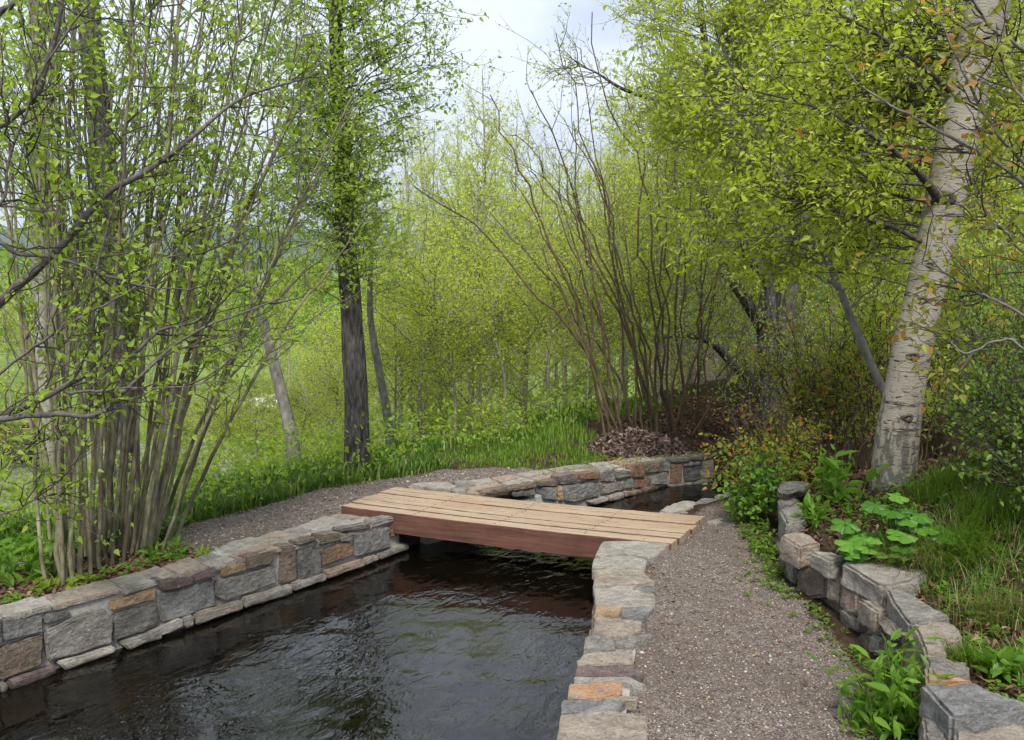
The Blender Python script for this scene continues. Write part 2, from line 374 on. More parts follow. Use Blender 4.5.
def build_water():
    # channel water with real low ripples, trimmed to the channel
    st = 0.035; mn = CHAN.min(0) - 0.2; mx = CHAN.max(0) + 0.2
    gx = np.arange(mn[0], mx[0], st); gy = np.arange(max(mn[1], 0.8), mx[1], st)
    X, Y = np.meshgrid(gx, gy, indexing='ij'); xf, yf = X.ravel(), Y.ravel()
    ins = (pip(xf, yf, CHAN) | (pdist(xf, yf, CLOSE) < 0.12)).reshape(X.shape)
    Z = WZ + 0.0016 * vnoise(X, Y, 22, 8) + 0.0009 * vnoise(X, Y, 50, 9)
    rip = np.exp(-((X - 0.35) ** 2 + (Y - 6.05) ** 2) / 0.35)            # quicker water under the bridge
    Z = Z + 0.010 * rip * vnoise(X, Y, 45, 12)
    I = np.arange(X.size).reshape(X.shape); q = ins[:-1, :-1] & ins[1:, :-1] & ins[1:, 1:] & ins[:-1, 1:]
    F = np.stack([I[:-1, :-1], I[1:, :-1], I[1:, 1:], I[:-1, 1:]], -1)[q]
    used = np.unique(F); mp = np.zeros(X.size, int); mp[used] = np.arange(len(used))
    tag(mk('water', np.stack([X, Y, Z], -1).reshape(-1, 3)[used], [mp[F]], [MATS['channel_water']]), 'dark rippling water in the stone-walled channel under the bridge', kind='structure')
    s = [P(x, y, -2.62)[:2] for x, y in [(-200, 470), (60, 452), (200, 440), (260, 452), (215, 500), (120, 530), (-200, 580)]]
    sheet('stream', s, -2.6, MATS['stream_water'], 'pale grey stream glimpsed through the stems below the left bank')
build_water()

# ------------------------------------------------------------------ stones
def nz(v, f, s): return mnoise.noise(Vector((v[0] * f + s, v[1] * f - s, v[2] * f + 2 * s)))
SEED = [0]; GROW = [0.003]
def stone(name, poly, nrm, depth, mat, parent, amp=0.006, bev=0.009, cell=0.045, dome=0.0):
    """poly: outer face corners (world), nrm: outward normal; the stone reaches DEPTH back from it"""
    SEED[0] += 1; sd = SEED[0] * 3.7
    poly = [Vector(p) for p in poly]; n = Vector(nrm).normalized()
    c0 = sum(poly, Vector()) / len(poly); poly = [p + (p - c0).normalized() * GROW[0] for p in poly]
    bm = bmesh.new()
    a = [bm.verts.new(p) for p in poly]; b = [bm.verts.new(p - n * depth) for p in poly]
    bm.faces.new(a); bm.faces.new(b[::-1])
    for i in range(len(a)): bm.faces.new((a[i], b[i], b[(i + 1) % len(a)], a[(i + 1) % len(a)]))
    bmesh.ops.recalc_face_normals(bm, faces=bm.faces)
    try: bmesh.ops.bevel(bm, geom=list(bm.edges), offset=bev, segments=2, affect='EDGES', clamp_overlap=True)
    except Exception: pass
    bmesh.ops.triangulate(bm, faces=bm.faces)
    for it in range(4):
        es = [e for e in bm.edges if e.calc_length() > cell]
        if not es or len(bm.verts) > 1500: break
        bmesh.ops.subdivide_edges(bm, edges=es, cuts=1); bmesh.ops.triangulate(bm, faces=bm.faces)
    bm.normal_update()
    for v in bm.verts:
        q = nz(v.co, 7, sd) * 1.0 + nz(v.co, 19, sd) * 0.55 + nz(v.co, 45, sd) * 0.3
        v.co = v.co + v.normal * (q * amp * 1.5)
    me = bpy.data.meshes.new(name); bm.to_mesh(me); bm.free()
    me.polygons.foreach_set('use_smooth', np.ones(len(me.polygons), bool))
    try: me.set_sharp_from_angle(angle=R(38))
    except Exception: pass
    me.materials.append(MATS[mat])
    return link(me, name, parent)
def wall_hit(px, py, line):
    d = ray(px, py); best = None
    for i, (a, b) in enumerate(zip(line[:-1], line[1:])):
        a, b = np.array(a), np.array(b); s = b - a
        M = np.array([[d[0], -s[0]], [d[1], -s[1]]])
        if abs(np.linalg.det(M)) < 1e-9: continue
        k, u = np.linalg.solve(M, a - EYE[:2])
        lo = -0.5 if i == 0 else -0.02; hi = 1.5 if i == len(line) - 2 else 1.02
        if k > 0 and lo <= u <= hi:
            if best is None or k < best[0]:
                nn = np.array([s[1], -s[0], 0]) / np.hypot(*s)
                if nn @ d > 0: nn = -nn
                best = (k, EYE + d * k, nn)
    return best
def face_stone(pts, line, mat, parent, name='facing_stone', out=0.012, depth=0.10, **kw):
    hs = [wall_hit(x, y, line) for x, y in pts]
    if any(h is None for h in hs) or any(h[1][2] > 0.27 for h in hs): return None
    n = sum(h[2] for h in hs); n = n / np.linalg.norm(n)
    return stone(name, [h[1] + n * out for h in hs], n, depth, mat, parent, **kw)
def top_stone(pts, z, mat, parent, name='coping_stone', depth=0.07, tilt=0.0, **kw):
    q = [P(x, y, z if np.isscalar(z) else z[i]) for i, (x, y) in enumerate(pts)]
    return stone(name, q, (0, 0, 1), depth, mat, parent, **kw)
def offset_line(line, d):
    line = [np.array(p, float) for p in line]; o = []
    for i, p in enumerate(line):
        a = line[max(i - 1, 0)]; b = line[min(i + 1, len(line) - 1)]; t = (b - a) / np.linalg.norm(b - a)
        o.append(p + np.array([-t[1], t[0]]) * d)
    return o
def core(name, front, back, ztops, zb, mat, parent):
    n = len(front); V = []
    for f, b, z in zip(front, back, ztops): V += [(*f, zb), (*f, z), (*b, z), (*b, zb)]
    F = []
    for i in range(n - 1):
        for k in range(3): F.append([i * 4 + k, i * 4 + k + 1, i * 4 + 4 + k + 1, i * 4 + 4 + k])
    F += [[0, 1, 2, 3], [n * 4 - 4, n * 4 - 1, n * 4 - 2, n * 4 - 3]]
    bm = bmesh.new(); vs = [bm.verts.new(v) for v in V]
    for f in F: bm.faces.new([vs[i] for i in f])
    bmesh.ops.recalc_face_normals(bm, faces=bm.faces)
    bmesh.ops.triangulate(bm, faces=bm.faces)
    for it in range(3):
        es = [e for e in bm.edges if e.calc_length() > 0.09]
        if es: bmesh.ops.subdivide_edges(bm, edges=es, cuts=1); bmesh.ops.triangulate(bm, faces=bm.faces)
    for v in bm.verts:
        v.co += Vector((nz(v.co, 11, 1.0), nz(v.co, 11, 5.0), 0.6 * nz(v.co, 11, 9.0))) * 0.006
    me = bpy.data.meshes.new(name); bm.to_mesh(me); bm.free(); me.materials.append(mat)
    return link(me, name, parent)

# ---- near left wall (mortared)
lw = empty('stone_wall', (LF[5][0], LF[5][1], 0), 'mortared wall of mixed grey, ochre and purple stones lining the left side of the channel in front of the bridge', 'stone wall')
lback = [a_ + (b_ - a_) * float(np.interp(i, [1, 5, 6, 8], [0.20, 0.26, 0.34, 0.46]) / 0.36) for i, (a_, b_) in enumerate(zip(LF, offset_line(LF, 0.36)))]
core('mortar', offset_line(LF, 0.045), lback, [float(ztop(p[1])) - 0.016 for p in LF], -0.85, MATS['mortar'], lw)
LFL = offset_line(LF, 0.03)
for r, pts, m in [
    (R1, [(5, 305), (222, 290), (225, 380), (20, 430)], 'stone_blue'), (R1, [(0, 460), (222, 395), (222, 555), (0, 630)], 'stone_brown'),
    (R1, [(-170, 330), (-6, 308), (5, 435), (-170, 480)], 'stone_grey'), (R1, [(-190, 500), (-12, 462), (-12, 632), (-190, 690)], 'stone_dark'),
    (R1, [(235, 288), (365, 270), (365, 300), (235, 342)], 'stone_dark'), (R1, [(240, 380), (390, 302), (540, 255), (585, 330), (585, 440), (250, 530), (236, 430)], 'stone_grey'),
    (R1, [(580, 215), (825, 150), (825, 213), (590, 268)], 'stone_ochre'), (R1, [(590, 290), (825, 222), (835, 345), (600, 430)], 'stone_dark'),
    (R2, [(130, 262), (322, 246), (325, 285), (165, 325)], 'stone_purple'), (R2, [(328, 240), (445, 190), (445, 240), (332, 275)], 'stone_purple'),
    (R2, [(160, 337), (440, 257), (445, 400), (165, 490)], 'stone_blue'), (R2, [(480, 202), (600, 167), (605, 207), (480, 250)], 'stone_ochre'),
    (R2, [(608, 150), (755, 107), (755, 170), (612, 210)], 'stone_brown'), (R2, [(450, 272), (755, 187), (765, 280), (500, 375), (450, 350)], 'stone_grey'),
    (R3, [(105, 300), (182, 290), (192, 470), (105, 495)], 'stone_brown'), (R3, [(205, 302), (308, 270), (318, 440), (205, 475)], 'stone_dark'),
    (R3, [(190, 277), (298, 245), (298, 265), (195, 292)], 'stone_brown'), (R3, [(312, 240), (415, 222), (415, 275), (317, 290)], 'stone_brown'),
    (R3, [(420, 225), (488, 235), (483, 270), (422, 275)], 'stone_grey'), (R3, [(332, 320), (400, 288), (480, 277), (487, 345), (325, 402)], 'stone_rust'),
    (R3, [(500, 227), (678, 192), (680, 300), (500, 355)], 'stone_blue'), (R3, [(686, 188), (735, 172), (735, 235), (692, 250)], 'stone_rust'),
    (R3, [(420, 205), (580, 177), (580, 205), (422, 224)], 'stone_dark'), (R3, [(590, 162), (735, 127), (735, 160), (592, 200)], 'stone_grey')]:
    face_stone(r(pts), LFL, m, lw, out=float(rng.uniform(0.010, 0.024)))
for r, pts, m in [
    (R1, [(-170, 680), (-10, 645), (-5, 700), (-170, 745)], 'stone_pale'), (R1, [(50, 642), (290, 562), (293, 600), (60, 690)], 'stone_purple'), (R1, [(310, 542), (600, 457), (598, 482), (350, 585)], 'stone_pale'),
    (R1, [(640, 440), (846, 367), (846, 410), (680, 475)], 'stone_grey'), (R1, [(0, 655), (42, 650), (40, 690), (0, 710)], 'stone_grey'),
    (R2, [(0, 590), (268, 467), (278, 510), (0, 632)], 'stone_pale'), (R2, [(282, 468), (333, 452), (335, 505), (290, 515)], 'stone_grey'),
    (R2, [(345, 440), (588, 372), (588, 415), (347, 505)], 'stone_beige'), (R2, [(602, 357), (846, 292), (846, 337), (602, 412)], 'stone_pale'),
    (R3, [(0, 550), (160, 502), (163, 545), (0, 602)], 'stone_pale'), (R3, [(172, 495), (338, 442), (343, 475), (177, 535)], 'stone_pale'),
    (R3, [(347, 430), (543, 367), (548, 400), (352, 470)], 'stone_pink'), (R3, [(555, 362), (618, 342), (618, 370), (557, 395)], 'stone_beige'),
    (R3, [(630, 337), (780, 282), (780, 312), (632, 365)], 'stone_grey')]:
    face_stone(r(pts), offset_line(LF, 0.0), m, lw, name='footing_stone', out=0.018, depth=0.12)
def zt_at(px, py):
    z = 0.0
    for _ in range(4): z = float(ztop(P(px, py, z)[1]))
    return z
TOPS = [
    (R1, [(-170, 300), (-60, 260), (-12, 280), (-8, 306), (-170, 330)], 'stone_grey'), (R1, [(0, 278), (110, 252), (218, 285), (5, 303)], 'stone_grey'), (R1, [(180, 235), (300, 192), (290, 228), (200, 255)], 'stone_dark'),
    (R1, [(312, 195), (380, 167), (443, 182), (438, 200), (330, 215)], 'stone_dark'), (R1, [(342, 230), (420, 207), (515, 212), (510, 233), (372, 263)], 'stone_dark'),
    (R1, [(222, 270), (300, 237), (358, 265), (237, 288)], 'stone_dark'), (R1, [(452, 155), (560, 127), (588, 140), (560, 163), (472, 168)], 'stone_dark'),
    (R1, [(562, 172), (700, 122), (800, 117), (822, 145), (587, 213)], 'stone_grey'),
    (R2, [(102, 225), (210, 192), (283, 187), (283, 213), (122, 240)], 'stone_brown'), (R2, [(132, 262), (235, 226), (322, 226), (318, 244), (180, 262)], 'stone_purple'),
    (R2, [(322, 187), (400, 172), (443, 187), (330, 238)], 'stone_purple'), (R2, [(372, 135), (460, 117), (493, 130), (402, 150)], 'stone_blue'),
    (R2, [(412, 162), (520, 137), (598, 165), (480, 200)], 'stone_pink'), (R2, [(482, 105), (550, 82), (588, 95), (560, 118), (502, 123)], 'stone_ochre'),
    (R2, [(602, 107), (700, 92), (753, 105), (610, 148)], 'stone_pink'), (R2, [(582, 75), (690, 47), (693, 75), (622, 93)], 'stone_purple'),
    (R3, [(12, 243), (60, 233), (118, 240), (110, 253), (32, 263)], 'stone_rust'), (R3, [(82, 298), (122, 267), (188, 275), (170, 288)], 'stone_blue'),
    (R3, [(132, 232), (215, 200), (308, 236), (200, 270), (142, 255)], 'stone_beige'), (R3, [(202, 188), (260, 142), (335, 128), (325, 178), (217, 193)], 'stone_pale'),
    (R3, [(335, 205), (432, 166), (578, 172), (422, 203)], 'stone_blue'), (R3, [(345, 148), (420, 107), (515, 110), (490, 143), (400, 157)], 'stone_grey'),
    (R3, [(470, 150), (535, 117), (722, 125), (590, 158)], 'stone_grey')]
TC = [(np.mean(r(pts), axis=0), m) for r, pts, m in TOPS]
def proj(p):
    d = np.array(p) - EYE; f = d @ FW; return np.array([512 + FPX * (d @ RT) / f, 370 - FPX * (d @ UP) / f])
def along(line, n=400):
    line = np.array(line); seg = np.hypot(*(line[1:] - line[:-1]).T); s = np.concatenate([[0], np.cumsum(seg)]); return line, s
fl = offset_line(LF, 0.028); bl_ = lback
_, sf = along(LF); s0 = sf[1] - 0.7; s_ = s0
while s_ < sf[-1] - 0.03:
    w_ = rng.uniform(0.17, 0.34); e_ = min(s_ + w_, sf[-1]); 
    if sf[-1] - e_ < 0.1: e_ = sf[-1]
    at_ = lambda ln, v: np.array([np.interp(v, sf, np.array(ln)[:, k]) for k in (0, 1)])
    g_ = 0.007; sk = rng.uniform(-0.03, 0.03, 2); f0, f1 = at_(fl, s_ + g_), at_(fl, e_ - g_); b0_, b1_ = at_(bl_, s_ + g_ + sk[0]), at_(bl_, e_ - g_ + sk[0])
    wd_ = np.linalg.norm(b0_ - f0)
    rows_ = [(0, 1)] if wd_ < 0.24 and rng.random() < 0.5 else [(0, rng.uniform(.45, .65)), None]
    if rows_[-1] is None: rows_[-1] = (rows_[0][1] + 0.012 / wd_, 1.0 + rng.uniform(-.05, .12))
    for u0, u1 in rows_:
        m0, m1 = rng.uniform(-.04, .04, 2)
        q = [f0 + (b0_ - f0) * u0, f1 + (b1_ - f1) * u0, f1 + (b1_ - f1) * (u1 + m0 * (u1 < 1)), f0 + (b0_ - f0) * (u1 + m1 * (u1 < 1))]
        if rng.random() < .5: q.insert(3, (q[2] + q[3]) / 2 + (b0_ - f0) / wd_ * rng.uniform(.005, .02))
        c_ = np.mean(q, axis=0); z_ = float(ztop(c_[1])) + rng.uniform(-.004, .006); pc = proj((*c_, z_))
        m = min(TC, key=lambda t: np.hypot(*(t[0] - pc)))[1]
        m = {'stone_dark': 'stone_grey', 'stone_grey': 'stone_pale', 'stone_blue': 'stone_pale'}.get(m, m)
        if rng.random() < .35: m = ['stone_beige', 'stone_pale', 'stone_grey'][int(rng.integers(3))]
        stone('coping_stone', [(*v, z_) for v in q], (0, 0, 1), 0.032, m, lw, amp=0.005, bev=0.007)
    s_ = e_

# ---- far left wall beyond the bridge
fw = empty('stone_wall', (FF[2][0], FF[2][1], 0), 'low mortared wall with small rust and grey stones beyond the bridge on the far side of the channel', 'stone wall')
fback = offset_line(FF, 0.36)
core('mortar', offset_line(FF, 0.045), fback, [-0.19] + [-0.085] * (len(FF) - 1), -0.85, MATS['mortar'], fw)
FFL = offset_line(FF, 0.03)
for r, pts, m in [
    (R5, [(87, 242), (190, 222), (193, 263), (90, 273)], 'stone_purple'), (R5, [(0, 267), (83, 256), (83, 285), (0, 290)], 'stone_brown'),
    (R5, [(197, 226), (303, 214), (298, 249), (200, 257)], 'stone_rust'), (R5, [(312, 210), (385, 201), (382, 265), (312, 268)], 'stone_grey'),
    (R5, [(392, 215), (466, 206), (466, 240), (392, 247)], 'stone_grey'), (R5, [(474, 182), (530, 174), (530, 240), (475, 243)], 'stone_rust'),
    (R5, [(537, 175), (628, 162), (628, 215), (537, 220)], 'stone_brown'), (R5, [(634, 160), (661, 160), (661, 210), (634, 208)], 'stone_blue'),
    (R5, [(668, 152), (768, 142), (768, 165), (668, 168)], 'stone_dark'), (R5, [(774, 140), (883, 122), (883, 145), (774, 160)], 'stone_dark'),
    (R5, [(670, 174), (727, 172), (721, 268), (670, 276)], 'stone_rust'), (R5, [(577, 278), (610, 220), (653, 217), (650, 280)], 'stone_grey'),
    (R5, [(737, 197), (823, 178), (818, 250), (741, 262)], 'stone_dark'), (R5, [(828, 157), (884, 147), (887, 240), (832, 252)], 'stone_pale'),
    (R5, [(732, 172), (820, 160), (820, 175), (735, 190)], 'stone_grey'), (R5, [(485, 257), (563, 247), (560, 290), (485, 297)], 'stone_rust'),
    (R5, [(307, 277), (437, 260), (437, 300), (312, 333)], 'stone_grey'), (R5, [(442, 257), (470, 252), (470, 292), (442, 298)], 'stone_blue'),
    (R5, [(122, 287), (225, 277), (298, 270), (298, 340), (170, 368), (125, 362)], 'stone_blue'), (R5, [(12, 297), (85, 287), (87, 360), (16, 355)], 'stone_blue'),
    (R5, [(92, 287), (115, 290), (118, 362), (93, 362)], 'stone_ochre'),
    (R4, [(575, 300), (750, 262), (750, 288), (650, 312)], 'stone_brown'), (R4, [(762, 267), (888, 242), (888, 268), (762, 288)], 'stone_brown'), (R4, [(752, 295), (880, 275), (878, 318), (760, 322)], 'stone_dark')]:
    face_stone(r(pts), FFL, m, fw, out=float(rng.uniform(0.008, 0.02)), amp=0.008)
for pts, m in [([(250, 367), (343, 342), (343, 365), (267, 382)], 'stone_pale'), ([(350, 340), (423, 320), (426, 350), (352, 368)], 'stone_pale'), ([(432, 317), (513, 307), (513, 327), (432, 345)], 'stone_pink'),
               ([(520, 300), (600, 285), (600, 305), (520, 322)], 'stone_brown'), ([(657, 286), (778, 267), (775, 288), (664, 302)], 'stone_pale'), ([(782, 266), (884, 252), (888, 270), (782, 287)], 'stone_pale')]:
    face_stone(R5(pts), offset_line(FF, 0.0), m, fw, name='footing_stone', out=0.02, depth=0.12)
fr = [(478, 493), (510, 487), (540, 481), (567, 476), (600, 470), (622, 466), (645, 462), (662, 460), (684, 457), (713, 452.5)]
bk = [(452, 482), (490, 478), (512, 474), (545, 469), (587, 463), (605, 461), (622, 459), (645, 456), (672, 451), (711, 450)]
cols = ['stone_pink', 'stone_pale', 'stone_pink', 'stone_beige', 'stone_pale', 'stone_pink', 'stone_pale', 'stone_grey', 'stone_pale']
for i in range(len(fr) - 1):
    a, b, c, d = np.array(fr[i]), np.array(fr[i + 1]), np.array(bk[i + 1]), np.array(bk[i])
    g = 0.04; j = rng.uniform(-0.06, 0.06)
    m1, m2 = a + (d - a) * (0.52 + j), b + (c - b) * (0.52 - j)
    e1 = (b - a) * g
    for q, m in (([a + e1, b - e1, m2 - e1, m1 + e1], cols[i]), ([m1 + e1 + (d - a) * 0.04, m2 - e1 + (c - b) * 0.04, c - e1, d + e1], cols[(i + 4) % 9])):
        stone('coping_stone', [P(x, y, -0.068) for x, y in q], (0, 0, 1), 0.05, m, fw, amp=0.005, bev=0.006)
for pts, m in [([(165, 255), (230, 240), (330, 235), (390, 243), (440, 262), (420, 275), (300, 275)], 'stone_pale'), ([(410, 235), (480, 220), (540, 238), (545, 255), (500, 262), (430, 250)], 'stone_grey'),
               ([(400, 275), (480, 262), (500, 278), (490, 292), (420, 288)], 'stone_grey'), ([(490, 290), (520, 265), (640, 268), (570, 300)], 'stone_pink')]:
    stone('coping_stone', [P(x, y, -0.055) for x, y in R4(pts)], (0, 0, 1), 0.06, m, fw, amp=0.005)

GROW[0] = 0.013
# ---- right wall, near
rw = empty('stone_wall', (RF[4][0], RF[4][1], 0), 'broad flat-topped mortared wall between the water and the gravel path, one slab bright orange', 'stone wall')
rback = offset_line(RF, -0.21)
core('mortar', offset_line(RF, -0.03), rback, [-0.022] * len(RF), -0.85, MATS['mortar'], rw)
for r, pts, m in [
    (R6, [(235, 112), (440, 112), (568, 127), (490, 198), (350, 176), (195, 190)], 'stone_pale'), (R6, [(187, 200), (350, 190), (450, 207), (438, 250), (250, 253), (182, 250)], 'stone_pale'),
    (R6, [(192, 262), (430, 262), (488, 328), (300, 338), (186, 350)], 'stone_beige'), (R6, [(392, 352), (493, 352), (495, 383), (400, 370)], 'stone_blue'),
    (R6, [(188, 360), (383, 350), (493, 392), (488, 453), (330, 458), (200, 450)], 'stone_pale'), (R6, [(200, 457), (323, 462), (300, 503), (190, 500)], 'stone_ochre'),
    (R6, [(332, 467), (488, 460), (440, 518), (330, 508)], 'stone_blue'), (R6, [(195, 512), (420, 532), (418, 580), (370, 608), (188, 593)], 'stone_beige'),
    (R6, [(280, 620), (480, 606), (370, 663), (302, 648)], 'stone_grey'),
    (R7, [(290, 112), (340, 77), (438, 130), (448, 168), (300, 200), (275, 218)], 'stone_grey'), (R7, [(247, 250), (290, 212), (558, 182), (558, 258), (250, 280)], 'stone_beige'),
    (R7, [(242, 285), (560, 275), (628, 330), (600, 348), (232, 343)], 'stone_purple'), (R7, [(227, 350), (520, 350), (636, 400), (600, 418), (510, 376), (230, 393)], 'stone_pale'),
    (R7, [(205, 402), (498, 378), (490, 448), (360, 478), (190, 473)], 'stone_orange'), (R7, [(400, 470), (588, 470), (578, 500), (420, 493)], 'stone_beige'),
    (R7, [(160, 497), (510, 505), (460, 538), (380, 568), (147, 575)], 'stone_blue'), (R7, [(145, 588), (430, 573), (648, 592), (638, 735), (500, 740), (118, 742)], 'stone_beige'),
    (R7, [(112, 752), (638, 745), (630, 900), (90, 910)], 'stone_pale')]:
    stone('coping_stone', [P(x, y, 0.004 + rng.uniform(-0.004, 0.004)) for x, y in r(pts)], (0, 0, 1), 0.07, m, rw, amp=0.0055, bev=0.0045, cell=0.035)
# face stones of the right wall towards the water
k = 0
for a, b in zip(RF[:-1], RF[1:]):
    L = np.linalg.norm(b - a); t = (b - a) / L; nn = np.array([-t[1], t[0], 0]); s = 0
    while s < L - 0.05:
        w = min(rng.uniform(0.16, 0.34), L - s); zz = -0.075
        for hgt in (rng.uniform(0.10, 0.14), 0.16):
            p0 = a + t * (s + 0.008); p1 = a + t * (s + w - 0.008)
            q = [(*p0, zz), (*p1, zz), (*p1, zz - hgt + 0.015), (*p0, zz - hgt + 0.015)]
            stone('facing_stone', [np.array(v) + nn * 0.0 for v in q], nn, 0.08, ['stone_dark', 'stone_grey', 'stone_brown', 'stone_blue'][k % 4], rw, amp=0.008); k += 1; zz -= hgt
        s += w
# ---- right wall beyond the bridge
rw2 = empty('stone_wall', (FR[2][0], FR[2][1], 0), 'short run of pale rounded coping stones beyond the bridge beside the orange-leaved shrub', 'stone wall')
core('mortar', offset_line(FR, -0.02), offset_line(FR, -0.30), [-0.16, -0.075] + [-0.06] * (len(FR) - 2), -0.85, MATS['mortar'], rw2)
for pts, m in [([(615, 408), (680, 375), (745, 364), (800, 372), (790, 395), (700, 420), (650, 422)], 'stone_pale'), ([(805, 365), (840, 345), (890, 350), (895, 365), (830, 385), (805, 380)], 'stone_pale'),
               ([(900, 335), (960, 318), (1005, 325), (1005, 343), (930, 352)], 'stone_pale'), ([(700, 425), (800, 398), (900, 370), (930, 380), (850, 415), (800, 432)], 'stone_beige'),
               ([(850, 470), (930, 450), (1005, 455), (1000, 475), (900, 482)], 'stone_pale'), ([(935, 356), (1010, 346), (1100, 350), (1000, 368), (940, 370)], 'stone_grey')]:
    stone('coping_stone', [P(x, y, -0.035 if pts[0][0] != 850 else -0.02) for x, y in R5(pts)], (0, 0, 1), 0.06, m, rw2, amp=0.008, bev=0.012)
for i, (a, b) in enumerate(zip(FR[1:-2], FR[2:-1])):
    L = np.linalg.norm(b - a); t = (b - a) / L; nn = np.array([-t[1], t[0], 0])
    stone('facing_stone', [(*(a + t * .01), -0.09), (*(b - t * .01), -0.09), (*(b - t * .01), -0.36), (*(a + t * .01), -0.36)], nn, 0.08, ['stone_grey', 'stone_brown', 'stone_dark'][i % 3], rw2)

GROW[0] = 0.010
# ---- dry-stone retaining wall
dw = empty('dry_stone_wall', (1.61, 3.9, 0), 'dry-stone retaining wall of thick jutting grey slabs holding the grassy bank above the gravel path', 'stone wall')
ROFF = offset_line(RETX[:12], -0.06)
core('rubble_fill', ROFF, offset_line(RETX[:12], -0.26), [0.13, 0.14, 0.15, 0.17, 0.18, 0.18, 0.17, 0.15, 0.14, 0.14, 0.13, 0.08], -0.15, MATS['dark_rubble'], dw)
for r, pts, z, th, m in [
    (R8, [(95, 150), (110, 112), (215, 110), (258, 135), (150, 162)], .30, .035, 'stone_grey'), (R8, [(95, 165), (250, 137), (268, 150), (160, 185)], .255, .04, 'stone_beige'),
    (R8, [(98, 200), (150, 182), (200, 215), (170, 240), (108, 235)], .225, .10, 'stone_grey'), (R8, [(108, 262), (200, 232), (245, 290), (235, 330), (140, 335)], .24, .17, 'stone_grey'),
    (R8, [(122, 402), (190, 380), (265, 400), (313, 433), (210, 455)], .25, .13, 'stone_beige'), (R8, [(270, 482), (380, 487), (448, 513), (370, 533)], .25, .10, 'stone_pale'),
    (RB, [(95, 10), (180, -5), (300, 18), (440, 45), (370, 80), (265, 106), (235, 95), (160, 45)], .27, .12, 'stone_pale'),
    (RB, [(277, 118), (330, 117), (430, 170), (525, 228), (400, 253), (368, 260), (305, 170)], .265, .11, 'stone_grey'),
    (RB, [(385, 265), (430, 247), (560, 267), (573, 318), (500, 330), (518, 378), (435, 385), (418, 310)], .255, .16, 'stone_beige'),
    (RB, [(442, 402), (500, 390), (613, 420), (600, 468), (495, 498), (442, 498)], .25, .12, 'stone_lichen'),
    (RB, [(488, 468), (560, 472), (648, 500), (490, 504)], .245, .05, 'stone_orange'),
    (RB, [(430, 510), (640, 510), (720, 545), (839, 580), (850, 600), (740, 622), (600, 640), (545, 635), (480, 562)], .245, .12, 'stone_blue'),
    (RB, [(570, 692), (625, 640), (780, 662), (860, 700), (880, 860), (560, 860)], .20, .17, 'stone_beige'),
    (RB, [(550, 870), (900, 870), (900, 1100), (500, 1100)], .18, .16, 'stone_grey')]:
    stone('cap_stone', [P(x, y, z) for x, y in r(pts)], (0, 0, 1), th, m, dw, amp=0.010, bev=0.012)
DF = [tuple(p) for p in offset_line(RETX[:12], -0.015)]
for r, pts, m in [
    (R8, [(115, 500), (142, 520), (143, 590), (112, 570)], 'stone_brown'), (R8, [(150, 530), (198, 560), (193, 650), (142, 620)], 'stone_grey'),
    (R8, [(217, 602), (270, 572), (358, 612), (353, 720), (272, 720), (207, 662)], 'stone_brown'), (R8, [(375, 602), (438, 620), (428, 740), (370, 730)], 'stone_beige'),
    (RB, [(45, 62), (98, 97), (93, 185), (42, 150)], 'stone_beige'), (RB, [(105, 102), (163, 142), (158, 225), (102, 195)], 'stone_pink'),
    (RB, [(175, 162), (248, 212), (243, 300), (167, 255)], 'stone_beige'), (RB, [(108, 207), (158, 242), (163, 300), (102, 270)], 'stone_grey'),
    (RB, [(257, 227), (300, 262), (353, 312), (343, 345), (257, 272)], 'stone_beige'), (RB, [(282, 322), (323, 372), (323, 460), (277, 430)], 'stone_brown'),
    (RB, [(225, 312), (263, 332), (263, 400), (220, 380)], 'stone_grey'), (RB, [(170, 305), (215, 320), (212, 385), (172, 360)], 'stone_brown'),
    (RB, [(365, 330), (410, 320), (430, 400), (420, 500), (350, 440)], 'stone_grey'), (RB, [(340, 460), (420, 510), (420, 600), (345, 560)], 'stone_brown'),
    (RB, [(430, 640), (540, 740), (540, 830), (430, 760)], 'stone_brown'), (RB, [(350, 575), (420, 620), (420, 720), (350, 690)], 'stone_grey'),
    (R8, [(45, 270), (95, 300), (100, 400), (95, 420)], 'stone_grey'), (R8, [(205, 670), (265, 725), (270, 790), (215, 740)], 'stone_grey'),
    (R8, [(100, 420), (112, 430), (112, 495), (100, 480)], 'stone_grey')]:
    face_stone(r(pts), DF, m, dw, name='wall_stone', out=0.02, depth=0.13, amp=0.011, bev=0.012)

s_ = 0.35; k = 0; DB = offset_line(RETX[:12], -0.045); _, sd_ = along(DB)
while s_ < sd_[-1] - .8:                            # darker stones behind and between the larger ones
    w_ = rng.uniform(.13, .26); p0 = np.array([np.interp(s_ + .006, sd_, np.array(DB)[:, q]) for q in (0, 1)]); p1 = np.array([np.interp(s_ + w_ - .006, sd_, np.array(DB)[:, q]) for q in (0, 1)])
    t_ = (p1 - p0) / np.linalg.norm(p1 - p0); nn = np.array([-t_[1], t_[0], 0]); hs = rng.uniform(.09, .14)
    for z1, z0 in ((.155, .155 - hs + .008), (.155 - hs, -.06)):
        stone('wall_stone', [(*p0, z1), (*p1, z1), (*p1, z0), (*p0, z0)], nn, .07, ['stone_beige', 'stone_brown', 'stone_grey', 'stone_pale', 'stone_brown'][k % 5], dw, amp=.009, bev=.01); k += 1
    s_ += w_

